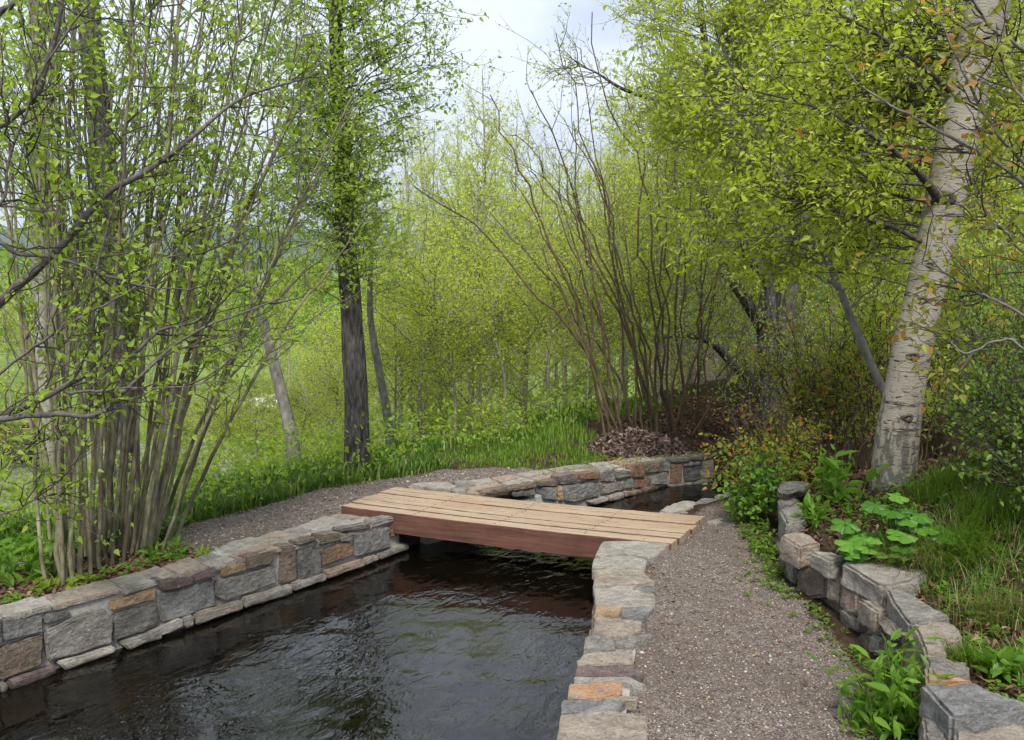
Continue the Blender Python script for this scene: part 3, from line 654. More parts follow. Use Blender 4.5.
# ---- bridge
DC = [P(340, 506, 0.01), P(673, 544, 0.01), P(706, 516, 0.01), P(397, 486.5, 0.01)]
DECK_ANG = math.atan2(DC[1][1] - DC[0][1], DC[1][0] - DC[0][0])
wood_top(); wood_side()
br = empty('footbridge', (0.05, 5.99, 0), 'low plank footbridge with worn tan deck and red-brown sides crossing the channel', 'footbridge')
a0, a1, b1, b0 = [np.array(p) for p in DC]
NB = 6
for i in range(NB):
    u0, u1 = i / NB, (i + 1) / NB
    q = [a0 + (b0 - a0) * u0, a1 + (b1 - a1) * u0, a1 + (b1 - a1) * u1, a0 + (b0 - a0) * u1]
    w = (q[3] - q[0]) / np.linalg.norm(q[3] - q[0]); L = (q[1] - q[0]) / np.linalg.norm(q[1] - q[0])
    g = 0.004; j0, j1 = rng.uniform(-0.012, 0.012, 2)
    q = [q[0] + w * g + L * j0, q[1] + w * g + L * j1, q[2] - w * g + L * j1, q[3] - w * g + L * j0]
    zt = 0.0 + rng.uniform(-0.003, 0.003); th = 0.145 if i in (0, NB - 1) else 0.09
    bm = bmesh.new(); N = 70
    prof = [(0, -th), (0, -0.006), (0.006, 0), (0.5, 0.0), (-0.006, 0), (-0.0, -0.006), (-0.0, -th)]
    rows = []
    for s in range(N + 1):
        f = s / N; pa = q[0] + (q[1] - q[0]) * f; pb = q[3] + (q[2] - q[3]) * f; rw_ = []
        chew = 0.004 * mnoise.noise(Vector((f * 40, i * 7.0, 0))); sag = -0.012 * math.sin(math.pi * f)
        W = np.linalg.norm(pb - pa)
        for kx, dz in [(0.0, -th), (0.0, -0.006), (0.0035, 0), (W * .33, 0.0015), (W * .66, 0.0), (W - 0.0035, 0), (W, -0.006), (W, -th)]:
            p_ = pa + w * (kx + (chew if kx < W / 2 else -chew) * (dz > -0.02)); rw_.append(bm.verts.new((p_[0], p_[1], 0.01 + zt + dz + sag + 0.002 * mnoise.noise(Vector((f * 25, kx * 30, i * 3.1))))))
        rows.append(rw_)
    for s in range(N):
        for kx in range(7):
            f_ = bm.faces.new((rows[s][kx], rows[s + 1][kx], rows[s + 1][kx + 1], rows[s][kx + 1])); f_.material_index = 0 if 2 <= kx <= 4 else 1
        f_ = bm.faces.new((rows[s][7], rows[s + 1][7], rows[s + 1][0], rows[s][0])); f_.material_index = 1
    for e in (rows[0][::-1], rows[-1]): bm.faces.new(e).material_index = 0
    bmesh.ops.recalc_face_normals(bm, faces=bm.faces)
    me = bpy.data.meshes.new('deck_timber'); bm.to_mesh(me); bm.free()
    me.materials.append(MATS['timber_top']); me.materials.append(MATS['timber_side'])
    a = me.attributes.new('rnd', 'FLOAT', 'POINT'); a.data.foreach_set('value', np.full(len(me.vertices), rng.uniform()))
    tb = link(me, 'deck_timber', br)
    for f in (0.24, 0.50, 0.76):                    # paired nail heads, one sub-part per nail
        for u in (0.28, 0.72):
            pa = q[0] + (q[1] - q[0]) * (f + rng.uniform(-.004, .004)); pc = pa + (q[3] - q[0]) * u; zz = 0.01 + zt - 0.012 * math.sin(math.pi * f) + 0.002
            th_ = np.arange(8) / 8 * 2 * np.pi; Vn = np.array([(pc[0] + .0045 * math.cos(a_), pc[1] + .0045 * math.sin(a_), zz + h_) for h_ in (0, .002) for a_ in th_] + [(pc[0], pc[1], zz + .0026)])
            I_ = np.arange(8); J_ = (I_ + 1) % 8; nm = mk('nail', Vn, [np.stack([I_, J_, J_ + 8, I_ + 8], -1), np.stack([I_ + 8, J_ + 8, np.full(8, 16)], -1)], [MATS['dark_rubble']], tb, smooth=False); nm.location = (0, 0, 0)
# wooden sleepers under the deck, resting on both walls
for t_ in (0.28, 0.76):
    p0 = a0 + (a1 - a0) * t_; p1 = b0 + (b1 - b0) * t_; w = (p1 - p0); p0 = p0 + w * 0.19; p1 = p0 + w * 0.62
    L = (a1 - a0) / np.linalg.norm(a1 - a0) * 0.05
    q = [p0 - L, p0 + L, p1 + L, p1 - L]
    cb = stone('cross_beam', [(v[0], v[1], -0.095) for v in q], (0, 0, 1), 0.06, 'stone_dark', br, amp=0.001, bev=0.004, cell=0.3)
    cb.data.materials[0] = MATS['timber_side']
# ------------------------------------------------------------------ vegetation kit (vectorised)
def nrm(a): return a / (np.linalg.norm(a, axis=-1, keepdims=True) + 1e-12)
def tubes(pts, rad, sides, cap=False):
    B, S, _ = pts.shape
    t = np.gradient(pts, axis=1); t = nrm(t)
    ov = nrm(pts[:, -1] - pts[:, 0]); ref = np.eye(3)[np.argmin(np.abs(ov), axis=1)][:, None, :]
    u = nrm(np.cross(t, ref)); v = np.cross(t, u)
    a = np.arange(sides) / sides * 2 * np.pi
    ring = pts[:, :, None, :] + rad[:, :, None, None] * (np.cos(a)[:, None] * u[:, :, None, :] + np.sin(a)[:, None] * v[:, :, None, :])
    V = ring.reshape(-1, 3)
    I = np.arange(B * S * sides).reshape(B, S, sides); J = np.roll(I, -1, axis=2)
    F = np.stack([I[:, :-1], J[:, :-1], J[:, 1:], I[:, 1:]], -1).reshape(-1, 4)
    return V, F
def wob(B, S, amp, r):
    """smooth random offsets, zero at the start"""
    n = r.normal(size=(B, S, 3)); n[:, 0] = 0
    c = np.cumsum(n, axis=1) / math.sqrt(S); return c * amp
def bez(p0, p1, p2, S, w=0.0, r=rng):
    p0, p1, p2 = (np.atleast_2d(p) for p in (p0, p1, p2)); t = np.linspace(0, 1, S)[None, :, None]
    q = (1 - t) ** 2 * p0[:, None] + 2 * t * (1 - t) * p1[:, None] + t * t * p2[:, None]
    if w: q = q + wob(len(q), S, 1.0, r) * w * np.linalg.norm(p2 - p0, axis=1)[:, None, None]
    return q
def spline(pts, S):
    pts = np.array(pts, float); n = len(pts)
    if n == 2: return np.array([pts[0] + (pts[1] - pts[0]) * t for t in np.linspace(0, 1, S)])
    e = np.vstack([2 * pts[0] - pts[1], pts, 2 * pts[-1] - pts[-2]]); o = []
    for t in np.linspace(0, n - 1, S):
        i = min(int(t), n - 2); u = t - i; a, b, c, d = e[i:i + 4]
        o.append(0.5 * (2 * b + (c - a) * u + (2 * a - 5 * b + 4 * c - d) * u * u + (3 * b - a - 3 * c + d) * u ** 3))
    return np.array(o)
def sample(pts, f):
    """pts (B,S,3), f (B,K) in 0..1 -> positions and tangents (B,K,3)"""
    B, S, _ = pts.shape; x = np.clip(f, 0, 0.9999) * (S - 1); i = x.astype(int); u = (x - i)[..., None]
    b = np.arange(B)[:, None]; a = pts[b, i]; c = pts[b, i + 1]
    return a + (c - a) * u, nrm(c - a)
def grow(st, d, L, S, r, w=0.12, up=0.0):
    """curved shoots from starts along directions"""
    t = np.linspace(0, 1, S)[None, :, None]
    q = st[:, None] + d[:, None] * L[:, None, None] * t
    q[..., 2] += up * L[:, None] * t[..., 0] ** 2
    return q + wob(len(st), S, 1.0, r) * w * L[:, None, None]
LEAF6 = np.array([(0, 0, 0), (0.26, 0.33, 0.10), (0.58, 0.25, 0.08), (1.08, 0, -0.03), (0.58, -0.25, 0.08), (0.26, -0.33, 0.10)])
LANCE6 = np.array([(0, 0, 0), (0.3, 0.17, 0.05), (0.65, 0.14, 0.04), (1, 0, -0.06), (0.65, -0.14, 0.04), (0.3, -0.17, 0.05)])
def leaves(pos, d, size, r, shape=LEAF6, wide=1.0, flat=0.0, curl=0.12):
    """one folded two-faced leaf per position, growing along D; flat: 0 random roll, 1 faces the sky"""
    N = len(pos)
    if N == 0: return np.zeros((0, 3)), np.zeros((0, 4), int)
    d = nrm(d); z = r.normal(size=(N, 3)) * (1 - flat) + np.array([0, 0, 1.0]) * flat * 1.6
    z = z - (z * d).sum(1, keepdims=True) * d; z = nrm(z); y = np.cross(z, d)
    s = np.broadcast_to(np.asarray(size, float), (N,))[:, None, None]
    L = shape * np.array([1, wide, 1]); L = np.broadcast_to(L, (N, 6, 3)).copy()
    L[:, :, 2] -= curl * L[:, :, 0] ** 2 * (0.5 + r.random((N, 1)))
    V = pos[:, None] + s * (L[:, :, 0:1] * d[:, None] + L[:, :, 1:2] * y[:, None] + L[:, :, 2:3] * z[:, None])
    b = (np.arange(N) * 6)[:, None]
    F = np.concatenate([b + np.array([[0, 1, 2, 3]]), b + np.array([[3, 4, 5, 0]])])
    return V.reshape(-1, 3), F
def rd(N, r, per=6, lo=0.0, hi=0.88): return np.repeat(r.uniform(lo, hi, N), per)

leaf_mat('leaf_spring', (0.16, 0.25, 0.018), (0.34, 0.46, 0.05), (0.38, 0.44, 0.06), trans=0.5)
leaf_mat('leaf_yellowgreen', (0.24, 0.32, 0.02), (0.47, 0.54, 0.05), (0.50, 0.50, 0.09), trans=0.54)
leaf_mat('leaf_poplar', (0.31, 0.39, 0.03), (0.51, 0.56, 0.07), (0.46, 0.46, 0.12), trans=0.55)
leaf_mat('leaf_green', (0.085, 0.19, 0.018), (0.18, 0.33, 0.035))
leaf_mat('leaf_deep', (0.065, 0.125, 0.014), (0.17, 0.26, 0.03), trans=0.35)
leaf_mat('leaf_bronze', (0.15, 0.20, 0.02), (0.30, 0.31, 0.035), (0.40, 0.19, 0.04), f2=0.80)
leaf_mat('leaf_big', (0.05, 0.15, 0.015), (0.12, 0.27, 0.03), trans=0.22)
leaf_mat('grass_green', (0.07, 0.14, 0.012), (0.19, 0.30, 0.03), (0.36, 0.30, 0.12), trans=0.35)
leaf_mat('grass_dry', (0.12, 0.17, 0.03), (0.28, 0.28, 0.08), (0.38, 0.30, 0.15), trans=0.3, f2=0.55)
leaf_mat('grass_bank', (0.05, 0.115, 0.012), (0.14, 0.24, 0.03), (0.34, 0.28, 0.13), trans=0.3, f2=0.74)
leaf_mat('dead_leaf', (0.06, 0.030, 0.018), (0.20, 0.105, 0.06), (0.33, 0.22, 0.14), trans=0.1, rough=0.7)
leaf_mat('bark_chip', (0.075, 0.048, 0.04), (0.21, 0.14, 0.115), (0.35, 0.26, 0.21), trans=0.02, rough=0.85)
bark_mat('bark_willow', (0.11, 0.10, 0.06), (0.40, 0.36, 0.23), (1, 1, 0.5), 24, 0.6, 0.006, c=(0.11, 0.095, 0.065))
bark_mat('bark_brown', (0.06, 0.042, 0.024), (0.17, 0.125, 0.075), (1, 1, 0.4), 30, 0.4, 0.004)
bark_mat('bark_dark', (0.030, 0.026, 0.025), (0.18, 0.16, 0.15), (1, 1, 0.22), 34, 1.0, 0.03)
bark_mat('bark_grey', (0.10, 0.09, 0.078), (0.28, 0.26, 0.23), (1, 1, 0.5), 22, 0.6, 0.008)
bark_mat('bark_pale', (0.20, 0.18, 0.15), (0.42, 0.39, 0.33), (1, 1, 0.7), 18, 0.5, 0.006)
bark_mat('twig_dark', (0.035, 0.027, 0.022), (0.12, 0.10, 0.085), (1, 1, 1), 60, 0.3, 0.003)
bark_mat('bark_bough', (0.055, 0.045, 0.04), (0.19, 0.17, 0.155), (1, 1, 1), 50, 0.6, 0.004)
bark_mat('twig_grey', (0.10, 0.09, 0.08), (0.24, 0.22, 0.20), (1, 1, 1), 60, 0.3, 0.003)
def birch():
    t = NT('bark_birch'); v = t.pos((1, 1, 5.5)); n = t.noise(9, 6, 0.65, v, 0.8); f = t.noise(34, 4, 0.65, v)
    col = t.ramp(t.noise(4, 5), [(0.3, (0.28, 0.25, 0.20)), (0.7, (0.43, 0.39, 0.32))])
    scar = t.ramp(n, [(0.575, 0.0), (0.62, 1.0)])
    col = t.mix(scar, col, (0.045, 0.036, 0.03))
    col = t.mix(t.ramp(f, [(0.60, 0.0), (0.70, 0.85)]), col, (0.10, 0.08, 0.065))
    # the old bark at the foot is darker and cracked
    g = t.n('NewGeometry'); sp = t.n('SeparateXYZ'); t.put(sp.inputs[0], g.outputs['Position'])
    low = t.math('ADD', t.math('MULTIPLY', t.math('SUBTRACT', 1.45, sp.outputs[2]), 0.55), t.math('MULTIPLY', t.math('SUBTRACT', t.noise(16, 6, 0.7, t.pos((1.6, 1.6, 0.7))), 0.5), 2.2))
    col = t.mix(t.ramp(low, [(0.42, 0.0), (0.56, 0.8)]), col, (0.10, 0.088, 0.078))
    h = t.math('SUBTRACT', f, t.math('MULTIPLY', scar, 0.6))
    return t.out(t.pbr(col, 0.75, t.bump(h, 0.7, 0.012), spec=0.3))
birch()

def trunk_mesh(acc, pts, radii, r, sides=14, S=40, flare=0.0, rough=0.05, m=0):
    q = spline(pts, S); L = len(radii); rr = np.interp(np.linspace(0, L - 1, S), range(L), radii)
    if flare:
        z = np.linspace(0, 1, S) * np.linalg.norm(q[-1] - q[0]); rr = rr * (1 + flare * np.exp(-z / 0.14))
    V, F = tubes(q[None], rr[None], sides)
    c = np.repeat(q, sides, axis=0)
    k = 1 + rough * (vnoise(V[:, 0] * 1.0 + V[:, 2] * .3, V[:, 1], 17, 3) + 0.6 * vnoise(V[:, 2], V[:, 0] * 2, 9, 5))
    acc.add(c + (V - c) * k[:, None], F, m); return q, rr
def twig_leaves(acc, tw, r, n, size, m_leaf, shape=LEAF6, wide=1.0, flat=0.3, lo=0.15, droop=0.25, rlo=0.0, rhi=0.88, tip_bronze=0.0):
    """leaves in alternate order along twigs"""
    B = len(tw); f = np.clip(np.linspace(lo, 1, n)[None] + r.uniform(-0.06, 0.06, (B, n)), 0, 1)
    p, t = sample(tw, f); side = r.normal(size=p.shape); d = nrm(t * 0.55 + nrm(side) * 0.9); d[..., 2] -= droop
    p = p.reshape(-1, 3); d = d.reshape(-1, 3)
    s = r.uniform(0.42, 1.2, len(p)) * size
    V, F = leaves(p + nrm(d) * 0.010, d, s, r, shape, wide, flat)
    rr = np.clip(r.uniform(rlo, rhi, len(p)) * .6 + np.repeat(r.uniform(rlo, rhi * .45, B), n), 0, rhi)
    if tip_bronze:
        tip = (f.reshape(-1) > 0.7) & (r.random(len(p)) < tip_bronze); rr = np.where(tip, r.uniform(0.93, 1.0, len(p)), rr)
    acc.add(V, F, m_leaf, np.repeat(rr, 6))
def shoots(par, r, K, Lr, ang, lo=0.25, hi=1.0, S=5, w=0.10, up=0.1, Labs=None):
    """K side shoots on each parent curve; returns curves and parent positions"""
    B = len(par); f = r.uniform(lo, hi, (B, K)); p, t = sample(par, f)
    n = nrm(np.cross(t, r.normal(size=t.shape)))
    a = r.uniform(ang[0], ang[1], (B, K, 1)); d = nrm(t * np.cos(a) + n * np.sin(a))
    L = r.uniform(Lr[0], Lr[1], (B, K))
    return grow(p.reshape(-1, 3), d.reshape(-1, 3), L.reshape(-1), S, r, w, up)
def taper(n, S, r0, r1): return np.linspace(1, 0, S)[None] * (np.asarray(r0) - r1).reshape(-1, 1) * np.ones((n, 1)) + r1

def blob_pts(blobs, r):
    o = []
    for c, rad, n in blobs:
        v = nrm(r.normal(size=(n, 3))) * (r.random((n, 1)) ** (1 / 2.2)); o.append(np.array(c) + v * np.array(rad))
    return np.concatenate(o)
def crown(acc, q, blobs, r, m_twig, m_leaf, leaf=0.05, ntw=7, nlf=7, twl=(0.18, 0.5), steep=0.5, zlo=0.15, limb_r=0.011, shape=LEAF6, wide=1.0, flat=0.3, bronze=0.0, droop=0.2, up=0.15, sub=2):
    """limbs reach from the trunk curve q to points in the crown, carry twigs, twigs carry leaves"""
    T = blob_pts(blobs, r); zq = q[:, 2]; hd = np.array([np.min(np.hypot(*(q[:, :2] - t[:2]).T)) for t in T])
    za = T[:, 2] - hd * steep * r.uniform(0.6, 1.3, len(T)); z0, z1 = zq.min() + (zq.max() - zq.min()) * zlo, zq.max()
    za = np.clip(za, z0, z1 * 0.985 + z0 * 0.015); o = np.argsort(zq); A = np.stack([np.interp(za, zq[o], q[o, k]) for k in range(3)], -1)
    D = T - A; mid = A + D * 0.5; mid[:, 2] += (r.uniform(-0.10, 0.16, len(T))) * np.linalg.norm(D, axis=1)
    lb = bez(A, mid, T, 10, 0.05, r); L = np.linalg.norm(D, axis=1)
    V, F = tubes(lb, taper(len(T), 10, limb_r * (0.35 + 0.32 * L), 0.0022), 5); acc.add(V, F, m_twig)
    s1 = shoots(lb, r, ntw, twl, (0.5, 1.15), 0.35, 1.0, 5, 0.10, up)
    V, F = tubes(s1, taper(len(s1), 5, np.full(len(s1), 0.0035), 0.0012), 3); acc.add(V, F, m_twig)
    twig_leaves(acc, s1, r, nlf, leaf, m_leaf, shape, wide, flat, droop=droop, tip_bronze=bronze)
    if sub:
        s2 = shoots(s1, r, sub, (twl[0] * 0.4, twl[1] * 0.55), (0.5, 1.2), 0.2, 0.95, 4, 0.08, up)
        V, F = tubes(s2, taper(len(s2), 4, np.full(len(s2), 0.002), 0.001), 3); acc.add(V, F, m_twig)
        twig_leaves(acc, s2, r, max(3, nlf - 3), leaf * 0.9, m_leaf, shape, wide, flat, droop=droop, tip_bronze=bronze)
NLEAF = [0]
def tree(name, label, cat, pts, radii, blobs, bark, twig, leafm, seed, group=None, flare=0.25, sides=14, extra_limbs=(), rough=0.05, limb_bark=None, **kw):
    r = np.random.default_rng(seed); t = empty(name, pts[0], label, cat, group)
    a = Acc(); q, rr = trunk_mesh(a, pts, radii, r, sides, 44, flare, rough)
    limbs = Acc() if limb_bark else a
    for lp, lr in extra_limbs: trunk_mesh(limbs, lp, lr, r, 8, 26, 0, 0.05)
    a.build('trunk', [MATS[bark]], t)
    if limbs is not a: limbs.build('limbs', [MATS[limb_bark]], t)
    c = Acc(); crown(c, q, blobs, r, 0, 1, **kw)
    for lp, lr in extra_limbs:
        ql = spline(lp, 20)[None]; s1 = shoots(ql, r, 26, (0.2, 0.55), (0.4, 1.0), 0.15, 1.0, 6, 0.12, 0.1)
        V, F = tubes(s1, taper(len(s1), 6, np.full(len(s1), 0.005), 0.0015), 4); c.add(V, F, 0)
        s2 = shoots(s1, r, 3, (0.1, 0.25), (0.4, 1.1), 0.2, 1.0, 4, 0.1, 0.1)
        V, F = tubes(s2, taper(len(s2), 4, np.full(len(s2), 0.0022), 0.001), 3); c.add(V, F, 0)
        twig_leaves(c, s1, r, 6, kw.get('leaf', 0.05), 1, kw.get('shape', LEAF6), kw.get('wide', 1.0), tip_bronze=kw.get('bronze', 0))
        twig_leaves(c, s2, r, 4, kw.get('leaf', 0.05) * 0.9, 1, kw.get('shape', LEAF6), kw.get('wide', 1.0), tip_bronze=kw.get('bronze', 0))
    NLEAF[0] += c.n
    c.build('crown', [MATS[twig], MATS[leafm]], t)
    return t
def path3(*pp):
    """(px, py, Y) -> world points"""
    return [PY(*p) for p in pp]
def down(p, dz=0.1): p = np.array(p, float); return np.array([p[0], p[1], g1(p[0], p[1]) - dz])
def shrub(name, label, cat, base, stems, bark, twig, leafm, seed, r0=(0.010, 0.018), side=6, sl=(0.2, 0.6), nlf=6, leaf=0.04, sub=2, lo=0.25, group=None, shape=LEAF6, wide=1.0, part='stem', bend=0.25, flat=0.3, bronze=0.0, wb=0.03, parts=True, r1=0.003, droop=0.2, suplen=(0.08, 0.22)):
    """many stems from the ground; stems: list of (base point, top point)"""
    r = np.random.default_rng(seed); t = empty(name, base, label, cat, group)
    P0 = np.array([s[0] for s in stems], float); P2 = np.array([s[1] for s in stems], float)
    mid = P0 + (P2 - P0) * 0.5; mid[:, 2] += bend * np.hypot(*(P2 - P0)[:, :2].T) * r.uniform(0.5, 1.2, len(P0))
    mid[:, :2] -= (P2 - P0)[:, :2] * bend * 0.5
    S = 18; q = bez(P0, mid, P2, S, wb, r); R0 = r.uniform(*r0, len(P0))
    rad = R0[:, None] * (1 - 0.85 * np.linspace(0, 1, S)[None] ** 1.2) + r1
    if parts:
        for i in range(len(P0)):
            V, F = tubes(q[i:i + 1], rad[i:i + 1], 8); mk(part, V, [F], [MATS[bark]], t)
    else:
        V, F = tubes(q, rad, 6); mk('stems', V, [F], [MATS[bark]], t)
    c = Acc()
    s1 = shoots(q, r, side, sl, (0.3, 0.9), lo, 1.0, 6, 0.10, 0.15)
    V, F = tubes(s1, taper(len(s1), 6, np.full(len(s1), 0.0045), 0.0013), 4); c.add(V, F, 0)
    twig_leaves(c, s1, r, nlf, leaf, 1, shape, wide, flat, tip_bronze=bronze, droop=droop)
    if sub:
        s2 = shoots(s1, r, sub, suplen, (0.4, 1.1), 0.2, 1.0, 4, 0.08, 0.1)
        V, F = tubes(s2, taper(len(s2), 4, np.full(len(s2), 0.002), 0.001), 3); c.add(V, F, 0)
        twig_leaves(c, s2, r, max(3, nlf - 2), leaf * 0.9, 1, shape, wide, flat, tip_bronze=bronze, droop=droop)
    NLEAF[0] += c.n
    c.build('foliage', [MATS[twig], MATS[leafm]], t)
    return t
def copy_tree(o, loc, rot, scale, label, group):
    c = o.copy(); COL.objects.link(c); c.location = tuple(map(float, loc)); c.rotation_euler = (0, 0, rot); c.scale = scale
    c['label'] = label
    if group: c['group'] = group
    for ch in list(o.children):
        d = ch.copy(); COL.objects.link(d); d.parent = c
    return c
# ------------------------------------------------------------------ the trees and shrubs of the photo
def stems_px(spec, Y0, z0=None, yj=0.35, r=rng):
    """spec rows: base px, top px, top py; depth varies round Y0"""
    o = []
    for bx, tx, ty in spec:
        Yb = Y0 + (bx - 118) * 0.0065 + r.uniform(-yj, yj)
        b = PY(bx, 500, Yb); b = np.array([b[0], Yb, 0]); b[2] = g1(b[0], Yb) - 0.06
        o.append((b, PY(tx, ty, Yb + r.uniform(-0.6, 0.6))))
    return o
# the big clump on the left bank
r = np.random.default_rng(5)
sp = [(52, 25, -60), (60, 62, -90), (70, 40, -40), (75, 95, -120), (82, 80, -70), (90, 120, -100), (96, 60, -120), (103, 150, -90), (108, 135, -130), (114, 180, -70), (120, 110, -130),
      (126, 205, -60), (130, 165, -110), (136, 240, -40), (140, 190, -100), (146, 275, -30), (150, 225, -80), (155, 310, 0), (160, 255, -60), (165, 335, 40), (170, 290, -20), (178, 350, 110), (185, 330, 170), (64, -20, 20), (88, 10, -80), (112, 85, -60), (133, 300, 90), (100, 170, -40), (144, 210, 20), (168, 245, 120), (118, 150, 60), (78, 115, 10)]
sp = sp + [(bx + r.uniform(-9, 9), tx + r.uniform(-45, 30), ty + r.uniform(-30, 90)) for bx, tx, ty in sp[::3]] + [(46, -10, 40), (40, 5, -40), (56, 90, 120), (192, 370, 200), (180, 300, 210)]
shrub('multi_stem_willow', 'dense clump of olive-brown upright stems with small bright green leaves rising behind the left wall', 'tree', (-2.2, 4.85, 0),
      stems_px([(48 + (b_ - 46) * .84, tx_, ty_) for b_, tx_, ty_ in sp], 5.0, yj=.28, r=r), 'bark_willow', 'twig_grey', 'leaf_spring', 21, r0=(0.005, 0.0135), side=13, sl=(0.25, 0.8), nlf=7, leaf=0.044, sub=2, lo=0.30, bend=0.15, wb=0.014)
# dark trunk left of centre
b = P(357, 470, -0.07)
tree('dark_barked_tree', 'tree with a straight dark furrowed trunk at the far edge of the left path', 'tree',
     [down(b), PY(356, 400, b[1]), PY(351, 300, b[1]), PY(344, 220, b[1] + .05), PY(338, 100, b[1] + .1), PY(334, -60, b[1] + .1), PY(330, -300, b[1])], [.122, .108, .096, .085, .07, .05, .03],
     [(PY(325, 80, 7.7), (0.9, 0.9, 1.1), 34), (PY(290, -70, 7.9), (0.8, 0.9, 0.8), 26), (PY(405, 60, 7.5), (0.48, 0.6, 0.7), 14), (PY(338, 110, 7.3), (0.50, 0.35, 0.95), 19), (PY(336, -10, 7.35), (0.45, 0.3, 0.5), 8), (PY(345, 270, 7.4), (0.45, 0.3, 0.3), 6), (PY(338, 165, 7.2), (0.3, 0.15, 0.6), 13), (PY(300, 215, 7.8), (0.7, 0.6, 0.5), 14), (PY(345, 200, 7.6), (0.3, 0.4, 0.6), 10)],
     'bark_dark', 'twig_dark', 'leaf_spring', 31, leaf=0.044, ntw=8, nlf=7, twl=(0.18, 0.5), rough=0.05)
# taller trunks behind the left clump
tree('rough_barked_tree', 'grey rough-barked trunk standing straight behind the left clump of stems', 'tree',
     [down((-4.0, 8.6)), (-4.0, 8.6, 0.8), (-4.05, 8.6, 2.6), (-4.15, 8.6, 4.6), (-4.3, 8.6, 7.0)], [.16, .14, .125, .10, .05],
     [((-3.9, 8.2, 3.6), (1.4, 1.0, 1.2), 18), ((-4.2, 8.2, 5.4), (1.6, 1.0, 1.2), 14)], 'bark_dark', 'twig_grey', 'leaf_spring', 32, leaf=0.05, ntw=6, nlf=6)
tree('pale_slender_tree', 'slim pale-barked trunk at the upper left beyond the rough-barked tree', 'tree',
     [down((-5.6, 10.2)), (-5.6, 10.2, 2.0), (-5.5, 10.2, 4.6), (-5.3, 10.2, 7.4)], [.12, .11, .09, .05],
     [((-5.8, 9.8, 3.2), (1.2, 1.0, 1.3), 13), ((-5.5, 9.8, 5.2), (1.3, 1.0, 1.3), 13)], 'bark_pale', 'twig_grey', 'leaf_spring', 33, leaf=0.05, ntw=6, nlf=6)
tree('leaning_grey_tree', 'leaning grey trunk with bare low twigs below the left path', 'tree',
     [down(PY(296, 480, 9.0), 0.3), PY(292, 440, 9.0), PY(282, 395, 9.05), PY(268, 340, 9.1), PY(250, 270, 9.2), PY(235, 190, 9.3)], [.085, .075, .066, .058, .045, .025],
     [(PY(250, 260, 9.3), (0.8, 0.7, 0.6), 18), (PY(225, 180, 9.5), (0.9, 0.7, 0.7), 18)], 'bark_grey', 'twig_dark', 'leaf_spring', 34, leaf=0.045, ntw=5, nlf=5)
tree('slim_grey_tree', 'slim grey trunk just right of the dark furrowed trunk', 'tree',
     [down(PY(392, 462, 9.4), 0.3), PY(388, 420, 9.4), PY(378, 365, 9.4), PY(370, 310, 9.5), PY(372, 240, 9.5)], [.06, .052, .045, .035, .02],
     [(PY(372, 250, 9.5), (0.6, 0.6, 0.6), 16)], 'bark_grey', 'twig_grey', 'leaf_spring', 35, leaf=0.045, ntw=5, nlf=6)

# tree just off the left edge whose boughs cross the view
def bough(c, w, pts, r0, r1, r, leaf=0.042, n=20, sl=(0.15, 0.5), nlf=5, m=(0, 1), bronze=0.0, lo=0.15):
    q = spline(pts, 34); q = q + wob(1, 34, 0.02, r)[0]
    V, F = tubes(q[None], taper(1, 34, np.array([r0]), r1), 8); w.add(V, F, 0)
    s1 = shoots(q[None], r, n, sl, (0.4, 1.1), lo, 1.0, 6, 0.12, 0.05)
    V, F = tubes(s1, taper(len(s1), 6, np.full(len(s1), 0.004), 0.0013), 4); c.add(V, F, m[0])
    twig_leaves(c, s1, r, nlf, leaf, m[1], tip_bronze=bronze, flat=0.4)
    s2 = shoots(s1, r, 2, (0.06, 0.2), (0.4, 1.1), 0.2, 1.0, 4, 0.1, 0.05)
    V, F = tubes(s2, taper(len(s2), 4, np.full(len(s2), 0.002), 0.001), 3); c.add(V, F, m[0])
    twig_leaves(c, s2, r, max(2, nlf - 2), leaf, m[1], tip_bronze=bronze, flat=0.4)
r = np.random.default_rng(77)
t = empty('overhanging_tree', (-3.3, 4.0, 0), 'tree off the left edge with grey boughs reaching across in front of the clump', 'tree')
w = Acc(); c = Acc()
tq, _ = trunk_mesh(w, [down((-3.35, 4.0)), (-3.3, 4.0, 1.0), (-3.3, 4.0, 2.5), (-3.45, 4.0, 5.0)], [.13, .11, .09, .05], r, 12, 40, 0.3)
A = lambda z: (-3.3, 4.0, z)
